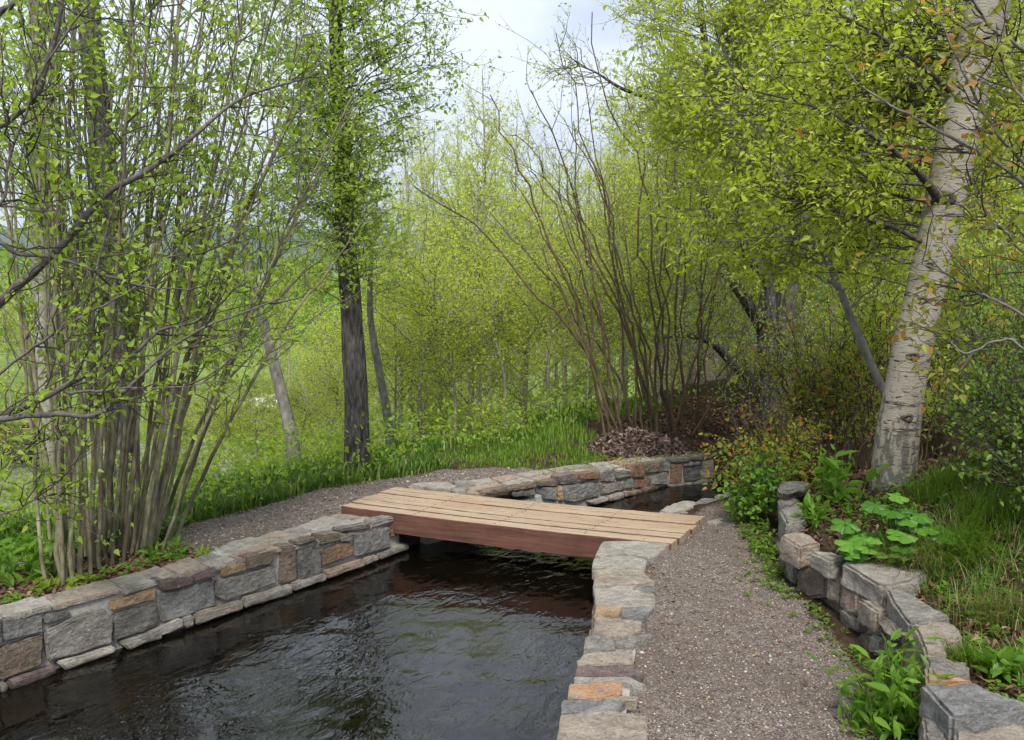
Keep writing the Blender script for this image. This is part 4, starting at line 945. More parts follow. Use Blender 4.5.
for pts, r0, r1, n, bz in [
    ([A(0.85)] + path3((-60, 425, 3.7), (20, 412, 3.6), (60, 410, 3.6), (100, 410, 3.6), (122, 392, 3.6), (165, 352, 3.65), (215, 322, 3.7), (290, 295, 3.8)), .022, .004, 22, 0),
    ([A(0.8)] + path3((-80, 430, 3.7), (0, 418, 3.7), (45, 402, 3.75), (80, 385, 3.8), (130, 365, 3.8), (160, 335, 3.85), (205, 320, 3.9), (250, 275, 4.0)), .026, .004, 22, 0),
    (path3((66, 392, 3.6), (95, 394, 3.6), (140, 393, 3.6), (180, 390, 3.65), (220, 387, 3.7)), .008, .003, 10, 0),
    ([A(1.35)] + path3((-50, 335, 3.9), (20, 285, 3.9), (70, 240, 3.95), (110, 195, 4.0), (150, 170, 4.0), (200, 130, 4.1), (245, 95, 4.2), (320, 72, 4.3)), .034, .006, 24, 0),
    ([A(1.5)] + path3((-30, 245, 3.7), (20, 250, 3.7), (70, 262, 3.7), (130, 280, 3.7), (185, 288, 3.75)), .016, .004, 14, 0),
    ([A(1.9)] + path3((-60, 150, 3.6), (0, 130, 3.6), (35, 95, 3.6), (50, 40, 3.6), (62, -30, 3.6)), .020, .010, 14, 0),
    ([A(2.2)] + path3((-50, 60, 3.5), (0, 10, 3.5), (30, -15, 3.5)), .024, .012, 6, 0),
    ([A(1.8)] + path3((-50, 190, 3.5), (0, 205, 3.5), (10, 150, 3.5), (40, 60, 3.5), (80, 10, 3.5), (110, -30, 3.5)), .010, .004, 18, 0),
    (path3((75, 330, 3.8), (90, 290, 3.8), (105, 230, 3.8), (120, 180, 3.8), (122, 120, 3.8), (150, 40, 3.9), (165, -20, 3.9)), .007, .003, 16, 0),
    (path3((-20, 390, 3.6), (30, 350, 3.6), (80, 315, 3.6), (130, 290, 3.7), (175, 250, 3.8), (190, 225, 3.8)), .009, .003, 16, 0.1),
    (path3((45, 340, 3.7), (52, 280, 3.7), (50, 210, 3.7), (30, 160, 3.7), (60, 60, 3.8)), .006, .003, 14, 0),
    ([A(0.5)] + path3((-60, 500, 3.9), (0, 470, 4.0), (40, 440, 4.0), (80, 430, 4.0)), .010, .003, 16, 0),
    (path3((-40, 520, 3.9), (0, 515, 3.9), (40, 500, 3.9), (75, 492, 3.9)), .008, .003, 14, 0)]:
    bough(c, w, pts, r0 * .8, r1 * .8, r, n=n, leaf=0.036, bronze=bz)
w.build('trunk', [MATS['bark_bough']], t); c.build('crown', [MATS['twig_dark'], MATS['leaf_spring']], t)

# many-stemmed willow by the mulch, right of centre
r = np.random.default_rng(8)
sp = [(612, 470, 175), (615, 505, 215), (618, 430, 205), (620, 480, 60), (623, 520, 140), (627, 550, 160), (630, 500, 95), (634, 565, 120), (640, 575, 95), (645, 590, 130), (650, 555, 60), (655, 600, 80), (660, 612, 150), (664, 630, 100), (668, 640, 60),
      (672, 590, 30), (676, 655, 160), (680, 700, 120), (684, 650, 30), (688, 690, 200), (692, 735, 230), (696, 715, 150), (700, 760, 290), (703, 745, 200), (662, 570, 200), (640, 530, 250), (652, 620, 220), (676, 720, 260), (690, 775, 330)]
o = []
for bx, tx, ty in sp:
    Yb = 8.95 + (bx - 650) * 0.004 + r.uniform(-0.25, 0.25); q = PY(bx, 430, Yb); bb = np.array([q[0], Yb, g1(q[0], Yb) - 0.05]); o.append((bb, PY(tx, ty, Yb + r.uniform(-0.5, 0.5))))
shrub('fanning_willow', 'many thin brown stems fanning out from a bark mulch mound beyond the bridge', 'shrub', (1.45, 8.95, 0.05), o, 'bark_brown', 'twig_grey', 'leaf_yellowgreen', 22,
      r0=(0.008, 0.015), side=8, sl=(0.25, 0.8), nlf=6, leaf=0.032, sub=2, lo=0.3, bend=0.3, wb=0.045)

# gnarled dark trees behind it on the right
tree('gnarled_tree', 'gnarled dark double trunk in the shade right of the fanning stems', 'tree',
     [down((3.35, 10.9)), PY(772, 380, 10.9), PY(768, 320, 10.8), PY(772, 270, 10.8), PY(758, 200, 10.7), PY(740, 100, 10.6), PY(730, -40, 10.5)], [.17, .15, .14, .12, .10, .07, .03],
     [(PY(720, 110, 10.2), (1.6, 1.0, 1.6), 36), (PY(800, 60, 10.2), (1.6, 1.0, 1.6), 30), (PY(760, -100, 10.4), (2.2, 1.2, 1.4), 26), (PY(655, 90, 10.0), (0.55, 0.8, 1.2), 20), (PY(740, 250, 10.3), (1.1, 0.8, 0.7), 20)],
     'bark_dark', 'twig_grey', 'leaf_yellowgreen', 41, leaf=0.055, ntw=7, nlf=6, twl=(0.2, 0.6),
     extra_limbs=[([PY(770, 340, 10.9), PY(745, 300, 10.6), PY(722, 265, 10.5), PY(715, 225, 10.4), PY(700, 180, 10.4)], [.09, .07, .06, .05, .03]),
                  ([PY(765, 390, 10.8), PY(740, 372, 10.3), PY(715, 345, 10.0), PY(690, 335, 9.8), PY(655, 338, 9.6)], [.07, .06, .05, .04, .015]),
                  ([PY(768, 300, 10.8), PY(790, 240, 10.6), PY(800, 170, 10.5)], [.08, .06, .03])])
tree('grey_twin_tree', 'pale grey weathered trunk close behind the gnarled dark one', 'tree',
     [down((3.75, 11.6)), PY(785, 360, 11.6), PY(790, 300, 11.6), PY(815, 200, 11.6), PY(835, 80, 11.6), PY(840, -80, 11.6)], [.11, .10, .09, .075, .05, .03],
     [(PY(850, 60, 11.4), (1.4, 1.0, 1.8), 22), (PY(880, 180, 11.3), (1.2, 0.8, 1.2), 16)], 'bark_grey', 'twig_grey', 'leaf_yellowgreen', 42, leaf=0.055, ntw=7, nlf=6)
tree('half_bare_tree', 'half-bare tree whose dark bough reaches left into the open sky', 'tree',
     [down((2.9, 9.6)), (2.9, 9.6, 1.5), PY(745, 250, 9.4), PY(735, 180, 9.2), PY(715, 110, 9.1), PY(700, 0, 9.0), PY(690, -120, 9.0)], [.07, .06, .055, .05, .04, .03, .02],
     [(PY(640, -30, 9.0), (0.5, 0.6, 0.8), 12), (PY(690, 60, 8.9), (0.6, 0.6, 1.0), 20)], 'bark_dark', 'twig_dark', 'leaf_yellowgreen', 43, leaf=0.035, ntw=6, nlf=3, twl=(0.2, 0.5),
     extra_limbs=[([PY(718, 115, 9.1), PY(670, 104, 9.0), PY(625, 90, 8.9), PY(595, 72, 8.9), PY(568, 62, 8.9)], [.032, .026, .018, .010, .004])])
# slender leaning stem on the bank
tree('leaning_sapling', 'slender grey stem leaning left out of the undergrowth beside the white-barked trunk', 'tree',
     [PY(915, 450, 6.0), PY(876, 375, 6.1), PY(848, 310, 6.2), PY(818, 240, 6.3), PY(786, 185, 6.5), PY(755, 120, 6.7), PY(720, 40, 6.9), PY(690, -60, 7.0)], [.034, .029, .026, .024, .021, .017, .013, .008],
     [(PY(720, 60, 7.0), (0.75, 0.7, 1.0), 36), (PY(800, 30, 6.8), (0.9, 0.7, 1.0), 38), (PY(680, 160, 7.4), (0.6, 0.5, 0.8), 22), (PY(770, 190, 6.9), (0.8, 0.5, 0.7), 30), (PY(760, -110, 7.0), (1.2, 0.8, 0.9), 18), (PY(850, 250, 6.6), (0.6, 0.5, 0.6), 16)],
     'bark_grey', 'twig_grey', 'leaf_yellowgreen', 44, flare=0, leaf=0.058, ntw=8, nlf=7, twl=(0.18, 0.45), wide=0.7)

# the white-barked tree
B = [(892, 476, 5.28), (897, 440, 5.27), (904, 395, 5.25), (918, 320, 5.22), (935, 245, 5.18), (948, 185, 5.14), (966, 90, 5.08), (985, 10, 5.02), (1010, -110, 4.95), (1035, -260, 4.9), (1050, -420, 4.9)]
bp = path3(*B); bp[0] = np.array([bp[0][0], bp[0][1], g1(bp[0][0], bp[0][1]) - 0.1])
brd = [.88 * w_ / 2 * b_[2] / 850 for w_, b_ in zip([50, 47, 44, 41, 41, 42, 43, 47, 44, 36, 20], B)]
bt = tree('white_barked_tree', 'leaning white-barked trunk with black scars rising from the right bank', 'tree', bp, brd,
     [(PY(1010, -150, 5.2), (1.2, 0.9, 0.8), 30), (PY(830, 90, 5.4), (0.75, 0.4, 0.55), 34), (PY(900, 30, 5.4), (0.6, 0.4, 0.6), 26), (PY(850, 230, 5.6), (0.6, 0.3, 0.3), 16), (PY(990, 100, 5.6), (0.5, 0.4, 0.7), 22)],
     'bark_birch', 'twig_dark', 'leaf_yellowgreen', 45, leaf=0.05, ntw=7, nlf=6, twl=(0.15, 0.4), bronze=0.10, flare=0.06, sides=28, limb_bark='twig_dark', rough=0.02, steep=0.3, wide=0.85,
     extra_limbs=[(path3((941, 203, 5.1), (925, 180, 5.0), (905, 160, 4.95), (880, 140, 4.95), (840, 118, 5.0), (800, 102, 5.1), (740, 88, 5.2)), [.030, .024, .019, .015, .011, .008, .004]),
                  (path3((932, 203, 5.1), (910, 198, 5.05), (870, 192, 5.05), (830, 195, 5.1), (790, 200, 5.2)), [.013, .011, .009, .006, .003]),
                  (path3((932, 185, 5.1), (890, 183, 5.1), (840, 182, 5.15), (780, 186, 5.2)), [.010, .008, .006, .003]),
                  (path3((922, 242, 5.15), (895, 228, 5.1), (860, 218, 5.1), (815, 205, 5.15), (780, 195, 5.2)), [.017, .014, .011, .007, .003]),
                  (path3((955, 95, 5.05), (930, 72, 5.0), (905, 55, 5.0), (870, 30, 5.0), (820, 5, 5.1)), [.022, .018, .014, .010, .005]),
                  (path3((965, 30, 5.05), (930, 38, 5.0), (890, 48, 5.0), (860, 58, 5.0)), [.014, .011, .008, .005])])
# knots of old branches on the white trunk
r = np.random.default_rng(3)
for px, py, s in [(938, 200, .030), (915, 300, .02), (928, 120, .018), (905, 355, .022), (899, 415, .022), (950, 150, .016), (922, 265, .014)]:
    Yc = np.interp(py, [b_[1] for b_ in B][::-1], [b_[2] for b_ in B][::-1]); c0 = PY(px, py, Yc); cx = PY(np.interp(py, [b_[1] for b_ in B][::-1], [b_[0] for b_ in B][::-1]), py, Yc)
    rr = np.interp(py, [b_[1] for b_ in B][::-1], brd[::-1]); off = np.clip((c0 - cx)[0], -rr * .96, rr * .96); c0 = cx + np.array([off, -math.sqrt(max(rr * rr - off * off, 0)), 0])
    th = np.linspace(0, 2 * np.pi, 15)[:-1]; nn = nrm(c0 - cx); u = nrm(np.cross(nn, [0, 0, 1.0])); v = np.cross(u, nn)
    rings = [c0 + nn * d_ + (np.cos(a_) * u * 1.5 + np.sin(a_) * v) * s * f_ * (1 + .15 * math.sin(3 * a_ + s * 900)) for d_, f_ in ((-.012, 1.25), (.004, 1.0), (.008, .7), (.0, .45), (-.004, .05)) for a_ in th]
    I = np.arange(5 * 14).reshape(5, 14); J = np.roll(I, -1, 1); mk('branch_scar', np.array(rings), [np.stack([I[:-1], J[:-1], J[1:], I[1:]], -1).reshape(-1, 4)], [MATS['twig_dark']], bt)

# boughs of a tree off the right edge, crossing in front of the white trunk
r = np.random.default_rng(78)
t = empty('bronze_leaved_tree', (3.3, 3.9, 0.5), 'tree off the right edge with thin dark boughs and bronze-tipped leaves crossing the white trunk', 'tree')
w = Acc(); c = Acc()
trunk_mesh(w, [np.array([3.25, 3.95, 0.3]), (3.2, 3.95, 1.5), (3.2, 3.95, 2.6), (3.3, 3.95, 4.5)], [.07, .06, .05, .03], r, 12, 40, 0.3)
A = lambda z: (3.2, 3.95, z)
for pts, r0, r1, n in [
    ([A(1.7)] + path3((1060, 210, 3.9), (1000, 170, 3.9), (950, 145, 3.9), (900, 118, 3.95), (860, 95, 4.0), (845, 70, 4.0)), .012, .003, 22),
    ([A(1.5)] + path3((1060, 200, 3.8), (1010, 150, 3.8), (975, 100, 3.8), (950, 50, 3.8), (930, 0, 3.8)), .010, .003, 18),
    ([A(2.2)] + path3((1050, 60, 3.8), (1000, 30, 3.8), (980, 5, 3.8), (960, -30, 3.8)), .012, .004, 16),
    ([A(1.2)] + path3((1060, 330, 3.9), (1000, 300, 3.9), (970, 290, 3.95), (935, 270, 4.0), (905, 262, 4.0)), .009, .003, 20),
    ([A(1.3)] + path3((1050, 270, 3.8), (1010, 235, 3.8), (985, 215, 3.8), (975, 180, 3.8)), .008, .003, 20),
    ([A(1.0)] + path3((1060, 370, 3.8), (1010, 340, 3.8), (970, 350, 3.8), (940, 330, 3.9)), .008, .003, 18),
    ([A(1.9)] + path3((1060, 130, 3.7), (1015, 90, 3.7), (1000, 40, 3.7)), .009, .003, 14)]:
    bough(c, w, pts, r0, r1, r, n=n, leaf=0.042, bronze=0.22, sl=(0.12, 0.4), nlf=5)
w.build('trunk', [MATS['bark_grey']], t); c.build('crown', [MATS['twig_dark'], MATS['leaf_bronze']], t)

# ---- shrubs of the right bank
def bush(name, label, cx, cy, rad, h, n, leafm, seed, leaf=0.035, side=8, sl=(0.12, 0.35), nlf=6, bark='bark_brown', bronze=0.0, lean=(0, 0), group=None, cat='shrub', z=None, shape=LEAF6, wide=1.0, flat=0.35, lo=0.2, br=0.25, parts=True):
    r = np.random.default_rng(seed); o = []
    for i in range(n):
        a = r.uniform(0, 6.28); d = math.sqrt(r.random()); bx, by = cx + math.cos(a) * d * rad * br, cy + math.sin(a) * d * rad * br
        tx, ty = cx + math.cos(a) * d * rad + lean[0], cy + math.sin(a) * d * rad + lean[1]; zz = g1(bx, by) if z is None else z
        o.append(((bx, by, zz - 0.04), (tx, ty, zz + h * (1 - 0.45 * d * d) * r.uniform(0.7, 1.05))))
    return shrub(name, label, cat, (cx, cy, g1(cx, cy) if z is None else z), o, bark, 'twig_dark', leafm, seed, r0=(0.004, 0.008), side=side, sl=sl, nlf=nlf, leaf=leaf, lo=lo, bronze=bronze, group=group, shape=shape, wide=wide, flat=flat, wb=0.05, r1=0.0015, parts=parts)
bush('orange_tipped_shrub', 'shrub with orange-tipped young leaves leaning over the water beyond the bridge', 1.95, 6.15, 0.42, 0.62, 18, 'leaf_bronze', 51, leaf=0.042, bronze=0.35, lean=(-0.16, -0.15), z=0.02, side=9, sl=(0.08, 0.24), wide=0.9)
bush('tall_orange_shrub', 'taller loose shrub with orange-tipped leaves behind the first one', 2.5, 6.6, 0.5, 1.15, 18, 'leaf_bronze', 52, leaf=0.045, bronze=0.22, z=0.15, side=9, sl=(0.15, 0.35), lo=0.35, wide=0.9)
bush('currant_bush', 'small bright green bush at the far end of the dry-stone wall', 1.62, 5.72, 0.20, 0.42, 14, 'leaf_green', 53, leaf=0.045, z=-0.03, sl=(0.06, 0.16), side=8)
bush('rose_bush', 'dark green dense thorny bush filling the bank right of the white trunk', 3.15, 5.0, 0.65, 1.15, 34, 'leaf_deep', 54, leaf=0.032, side=11, sl=(0.12, 0.35), lean=(0.0, -0.3))
bush('bramble_bush', 'dark arching bush at the right edge above the grass', 2.75, 4.15, 0.5, 0.62, 30, 'leaf_deep', 55, leaf=0.034, side=11, lean=(-0.15, -0.1))
bush('snowberry_bush', 'low rounded bush with small green leaves between the white trunk and the right edge', 2.95, 4.75, 0.40, 0.5, 26, 'leaf_green', 59, leaf=0.03, side=11, lean=(0, -.1))
bush('hazel_thicket', 'yellow-green thicket between the gnarled trunks and the white one', 3.3, 7.4, 0.95, 1.7, 34, 'leaf_yellowgreen', 56, leaf=0.045, side=9, sl=(0.2, 0.5), lo=0.25, br=0.6)
bush('dusky_thicket', 'dusky olive thicket behind the white-barked trunk', 4.3, 7.0, 1.2, 2.2, 36, 'leaf_green', 57, leaf=0.045, side=9, sl=(0.2, 0.55), lo=0.2, br=0.6)
bush('bare_thicket', 'mostly bare grey tangle of twigs low behind the orange-tipped shrubs', 2.9, 8.3, 0.9, 1.1, 32, 'leaf_yellowgreen', 58, leaf=0.03, side=8, sl=(0.2, 0.5), nlf=2, lo=0.3, br=0.7, bark='bark_grey')

# ---- background thicket: five kinds of young tree, copied
def sapling(seed, h, w, leafm, bark, n, leaf, steep, ntw, nlf, label, base, twl=(0.25, 0.6), zc=0.55, rad=0.05, name='young_poplar', group=None):
    b = np.array([base[0], base[1], g1(*base) - 0.05]); r = np.random.default_rng(seed)
    pts = [b, b + [r.uniform(-.1, .1), 0, h * .35], b + [r.uniform(-.2, .2), 0, h * .7], b + [r.uniform(-.2, .2), 0, h]]
    return tree(name, label, 'tree', pts, [rad, rad * .8, rad * .5, .006], [(b + [0, 0, h * zc], (w, w, h * (1 - zc) * 0.98), n), (b + [0, 0, h * 0.8], (w * .6, w * .6, h * .22), n // 3)],
                bark, 'twig_grey', leafm, seed, leaf=leaf, steep=steep, ntw=ntw, nlf=nlf, twl=twl, flare=0, sides=8, group=group, limb_r=0.012, sub=1, up=0.35, zlo=0.08)
GP = 'young poplars of the thicket beyond the path'
PL = ['slim young poplar whose pointed top stands against the sky above the bridge', 'airy half-leafed poplar in the row on the skyline']
k1 = sapling(61, 7.9, 0.8, 'leaf_poplar', 'bark_pale', 62, 0.062, 1.8, 6, 6, 'tall airy young poplar with its top against the sky left of the fanning stems', PY(480, 400, 17.0)[:2], group='airy poplars on the skyline')
k2 = sapling(62, 3.9, 1.15, 'leaf_poplar', 'bark_pale', 40, 0.058, 0.9, 7, 6, 'rounded yellow-green young tree directly behind the grass bank', PY(470, 400, 12.3)[:2], group='bushy young trees beyond the grass bank')
k3 = sapling(63, 2.9, 1.1, 'leaf_poplar', 'bark_pale', 32, 0.048, 0.7, 8, 7, 'low bushy sapling at the foot of the thicket', PY(420, 400, 10.8)[:2], zc=0.45, rad=0.03, group='low saplings at the foot of the thicket')
k4 = sapling(64, 9.6, 0.8, 'leaf_poplar', 'bark_pale', 46, 0.065, 2.0, 6, 4, 'narrow sparsely leaved poplar further back on the skyline', PY(410, 400, 24.0)[:2], rad=0.07, group='sparse poplars further back on the skyline')
GA, GB, GC, GD = k1['group'], k2['group'], k3['group'], k4['group']
r = np.random.default_rng(99)
def put(proto, px, Y, s, label, group, sz=None):
    x = PY(px, 400, Y)[0]; copy_tree(proto, (x, Y, g1(x, Y) - 0.05), r.uniform(0, 6.28), (s, s, s * (sz or 1)), label, group)
for px, Y, s in [(440, 18, .95), (520, 18.5, .98), (555, 20, .88), (400, 19, .86), (590, 19, .82), (625, 17, .85), (460, 22, 1.1), (500, 23, 1.12)]:
    put(k1, px, Y, s, 'airy young poplar in the row showing tops against the open sky', GA)
for px, Y, s in [(380, 24, .95), (360, 22, 1.0), (425, 26, 1.05), (545, 26, .9), (575, 25, .85), (610, 23, .9)]:
    put(k4, px, Y, s, 'sparse narrow poplar further back, only its thin top above the bushier row', GD)
for px, Y, s in [(400, 12.8, .85), (440, 13.5, .9), (525, 12.6, .9), (565, 14.2, .95), (605, 12.2, .9), (645, 13.5, 1.0), (490, 15.5, 1.0), (365, 15.5, .9), (425, 17.5, 1.05), (545, 17.5, 1.05), (680, 13, 1.1), (330, 18, .95), (590, 18, 1.05), (625, 16, 1.1)]:
    put(k2, px, Y, s, 'bushy yellow-green young tree in the green mass behind the grass bank', GB)
for px, Y, s in [(455, 10.6, .75), (505, 10.9, .8), (548, 11.2, .85), (588, 10.8, .75), (395, 11.4, .75), (330, 11.0, .6), (620, 11, .8), (480, 12.2, .95), (660, 11.5, .9), (215, 9.5, .42), (255, 10, .5), (300, 10, .45), (175, 9.0, .4), (225, 12.5, .75), (275, 13, .7), (318, 13.5, .8), (190, 14, .8), (60, 12, .6), (120, 13, .7), (-20, 11, .6)]:
    put(k3, px, Y, s, 'low leafy sapling among those right behind the path and grass bank', GC)
# far left, above the stream and lawn
for px, Y, s in [(-60, 17, .6), (10, 21, .65), (80, 25, .72), (150, 27, .75), (215, 28, .75), (280, 27, .75), (320, 26, .8)]:
    put(k1, px, Y, s, 'pale poplar beyond the lawn, seen through the stems of the left clump', 'poplars beyond the lawn')
for px, Y, s in [(-110, 12, 1.0), (-30, 13, 0.8), (340, 20, 1.0), (290, 32, 1.4), (230, 35, 1.4), (170, 33, 1.3), (110, 36, 1.45), (50, 34, 1.4), (-20, 30, 1.3), (-90, 26, 1.2)]:
    put(k2, px, Y, s, 'rounded tree at the far side of the lawn, behind the left clump', 'trees at the far side of the lawn')
# right-hand woods behind the hero trees
for px, Y, s in [(700, 14, 1.1), (760, 15, 1.15), (830, 14, 1.15), (900, 13, 1.15), (960, 12, 1.2), (1030, 11, 1.2), (1100, 10, 1.2), (680, 17, 1.3), (715, 16, 1.2), (745, 20, 1.5), (690, 21, 1.6), (780, 22, 1.7), (730, 18, 1.5), (800, 18, 1.5), (870, 17, 1.5), (940, 16, 1.5), (1020, 15, 1.5), (1100, 14, 1.5)]:
    put(k2, px, Y, s, 'yellow-green tree in the dense wood behind the white-barked trunk', 'trees in the wood behind the white-barked trunk')
for px, Y, s in [(740, 12.5, .9), (800, 12, .9), (860, 10.5, .8), (920, 9.5, .85), (985, 8.5, .85), (1050, 7.5, .85)]:
    put(k3, px, Y, s, 'low leafy sapling in the shade behind the right bank', 'low saplings behind the right bank')
for px, Y, s in [(672, 17, .8), (725, 17, .85), (790, 15, 1.0), (860, 14, 1.0), (930, 13, 1.0), (1000, 12, 1.0)]:
    put(k1, px, Y, s, 'tall poplar closing the wood at the upper right', 'tall poplars closing the wood on the right')

# far treeline beyond the lawn: one mass
def treeline():
    r = np.random.default_rng(5); a = Acc(); n = 26000
    x = r.uniform(-90, 60, n); y = 60 + r.uniform(0, 10, n) + 5 * vnoise(x, x * 0, .2, 3)
    top = 6.5 + 2.0 * vnoise(x, x * 0, 0.5, 2) + 1.0 * vnoise(x, x * 0, 1.8, 4)
    z = np.array(gh(x, y, False)) + top * r.random(n) ** 0.7
    V, F = leaves(np.stack([x, y, z], -1), r.normal(size=(n, 3)), r.uniform(0.35, 0.6, n), r); a.add(V, F, 0, rd(n, r))
    tag(a.build('treeline', [MATS['leaf_green']]), 'far green treeline on the other side of the lawn', 'trees', kind='stuff')
treeline()

# ------------------------------------------------------------------ low plants and litter
def blades(name, x, y, h, r, mat, label, wd=0.004, lean=0.5, z=None, kind='stuff', cat='grass', dirv=None, rhi=0.9, parent=None):
    n = len(x); z = np.array(gh(x, y, False)) if z is None else z
    a = r.uniform(0, 6.28, n); d = np.stack([np.cos(a), np.sin(a), np.zeros(n)], -1)
    if dirv is not None: d = nrm(d * 0.7 + np.array(dirv)); 
    side = np.stack([-d[:, 1], d[:, 0], np.zeros(n)], -1); base = np.stack([x, y, z - 0.01], -1); l = r.uniform(0.2, 1.0, n)[:, None] * lean
    h = h[:, None]; V = []
    for t_, wf in ((0, 1.0), (0.4, 0.9), (0.75, 0.6), (1.0, 0.08)):
        c = base + d * (l * h * t_ ** 1.8) + np.array([0, 0, 1.0]) * h * (t_ - 0.38 * l * t_ ** 2.4)
        V += [c - side * wd * wf, c + side * wd * wf]
    V = np.stack(V, 1).reshape(-1, 3); b = (np.arange(n) * 8)[:, None]
    F = np.concatenate([b + np.array([[k, k + 1, k + 3, k + 2]]) for k in (0, 2, 4)])
    o = mk(name, V, [F], [MATS[mat]], parent, rnd=np.repeat(r.uniform(0, rhi, n), 8))
    return tag(o, label, cat, kind=kind) if parent is None else o
r = np.random.default_rng(17)
def tufts(r, cx, cy, k, spread): 
    n = len(cx); x = np.repeat(cx, k) + r.normal(size=n * k) * spread; y = np.repeat(cy, k) + r.normal(size=n * k) * spread; return x, y
def inpoly(poly, n, r, dens=None):
    poly = np.array(poly); lo, hi = poly.min(0), poly.max(0); X = r.uniform(lo[0], hi[0], n * 4); Y = r.uniform(lo[1], hi[1], n * 4)
    m = pip(X, Y, poly); return X[m][:n], Y[m][:n]
# bright grass bank between path and thicket
gp = [P(x, y, 0.0)[:2] for x, y in [(300, 488), (370, 470), (440, 462), (520, 461), (590, 458), (612, 450), (600, 438), (560, 428), (470, 444), (420, 450), (330, 466), (250, 492), (190, 512), (175, 528), (230, 507)]]
cx, cy = inpoly(gp, 330, r); x, y = tufts(r, cx, cy, 24, 0.07)
m = ((x > -0.5) | (r.random(len(x)) < .55)) & (pathw(x, y) < .4) & (vnoise(x, y, 2.6, 7) > -.55)
x, y = x[m], y[m]
hh = r.uniform(0.04, 0.13, len(x)) * (0.45 + 0.7 * np.exp(-((x - .55) ** 2 + (y - 8.9) ** 2) / .5))
blades('grass', x, y, hh, r, 'grass_green', 'bright green grass verge between the far path and the thicket', wd=0.0045, lean=0.5, rhi=0.85)
# drop behind the edge: ground cover
gp = [(-6, 4.4), (-3.2, 5.3), (-1.7, 6.8), (-1.2, 7.7), (0.9, 9.6), (2.2, 11), (1.5, 14), (-3, 13), (-7, 9), (-9, 6)]
cx, cy = inpoly(gp, 1700, r); x, y = tufts(r, cx, cy, 9, 0.09); m = (pathw(x, y) < 0.3) & (pdist(x, y, EDGE, True) < 0.05)
x, y = x[m], y[m]
ex, ey = inpoly([(-3.6, 4.6), (-2.3, 5.5), (-1.5, 6.4), (-1.0, 7.3), (-.6, 7.7), (-.9, 8.1), (-1.7, 7.0), (-2.6, 6.1), (-4, 5.2)], 900, r); ex, ey = tufts(r, ex, ey, 12, .04); mm = pathw(ex, ey) < .45
x = np.concatenate([x, ex[mm]]); y = np.concatenate([y, ey[mm]])
blades('undergrowth', x, y, r.uniform(0.05, 0.17, len(x)), r, 'grass_bank', 'rank green undergrowth on the slope below the far path', wd=0.008, lean=0.7, rhi=0.8)
# lawn-side ground leaves
n = 15000; x, y = inpoly(gp, n, r); ex, ey = inpoly([(-3.6, 4.7), (-2.3, 5.6), (-1.5, 6.5), (-1.0, 7.4), (-.9, 8.1), (-1.7, 7.0), (-2.6, 6.1), (-4, 5.2)], 2200, r); x = np.concatenate([x, ex]); y = np.concatenate([y, ey]); m = (pdist(x, y, EDGE, True) < 0.35) & (pathw(x, y) < .35); x, y = x[m], y[m]; z = gh(x, y, False) + r.random(len(x)) ** 1.5 * 0.5
V, F = leaves(np.stack([x, y, z], -1), r.normal(size=(len(x), 3)) + [0, 0, .3], r.uniform(0.03, 0.06, len(x)), r, flat=0.5); a = Acc(); a.add(V, F, 0, rd(len(x), r)); tag(a.build('low_foliage', [MATS['leaf_spring']]), 'low leafy growth on the slope below the far path', 'ground cover', kind='stuff')

# right bank grasses
def bankpts(n, s0, s1, y0, y1, r):
    x = r.uniform(1.3, 4.2, n * 3); y = r.uniform(y0, y1, n * 3); on, b, s = bank(x, y); m = on & (s > s0) & (s < s1); return x[m][:n], y[m][:n]
gpb = [P(x, y, .33)[:2] for x, y in [(905, 560), (940, 575), (975, 600), (1010, 640), (1100, 700), (1150, 560), (1100, 500), (1000, 480), (930, 500), (900, 530)]]
cx, cy = inpoly(gpb, 175, r); x, y = tufts(r, cx, cy, 30, 0.045)
blades('grass', x, y, r.uniform(0.05, 0.17, len(x)), r, 'grass_bank', 'mixed green and straw-coloured grass covering the bank above the dry-stone wall', wd=0.0022, lean=1.0, rhi=0.92)
def tuft(name, label, cx, cy, n, h, spread, mat, lean=1.2, dirv=None, seed=1, wd=0.002, rhi=0.9, z=None, cat='grass tuft'):
    r = np.random.default_rng(seed); t = empty(name, (cx, cy, g1(cx, cy)), label, cat)
    x, y = cx + r.normal(size=n) * spread, cy + r.normal(size=n) * spread
    blades('blades', x, y, r.uniform(0.6, 1.0, n) * h, r, mat, None, wd=wd, lean=lean, dirv=dirv, rhi=rhi, parent=t, z=None if z is None else np.full(n, z)); return t
def pg(px, py, z=0.3): q = P(px, py, z); return q[0], q[1]
for i, (px, py, n, h, sp_, m_, dv, lab) in enumerate([
    (915, 545, 700, .28, .07, 'grass_dry', (-1.0, -0.9, 0), 'drooping tuft of fine straw-tipped grass spilling beside the big-leaved plant'),
    (955, 545, 520, .30, .085, 'grass_green', (-0.6, -0.5, 0), 'tallest green grass tuft in the middle of the bank'),
    (990, 530, 420, .28, .085, 'grass_green', (0.3, -0.6, 0), 'green grass tuft below the thorny bush at the right'),
    (1000, 590, 360, .2, .08, 'grass_dry', (-0.4, -0.6, 0), 'dry brownish grass tuft at the right edge of the bank'),
    (935, 505, 380, .24, .08, 'grass_green', (-0.2, -0.5, 0), 'dark green grass tuft at the foot of the white-barked trunk'),
    (965, 620, 260, .15, .04, 'grass_green', (-0.3, -0.5, 0), 'short grass tuft behind the grey cap stones')]):
    x, y = pg(px, py, .35); tuft('grass_tuft', lab, x, y, n, h, sp_, m_, dirv=dv, seed=200 + i)

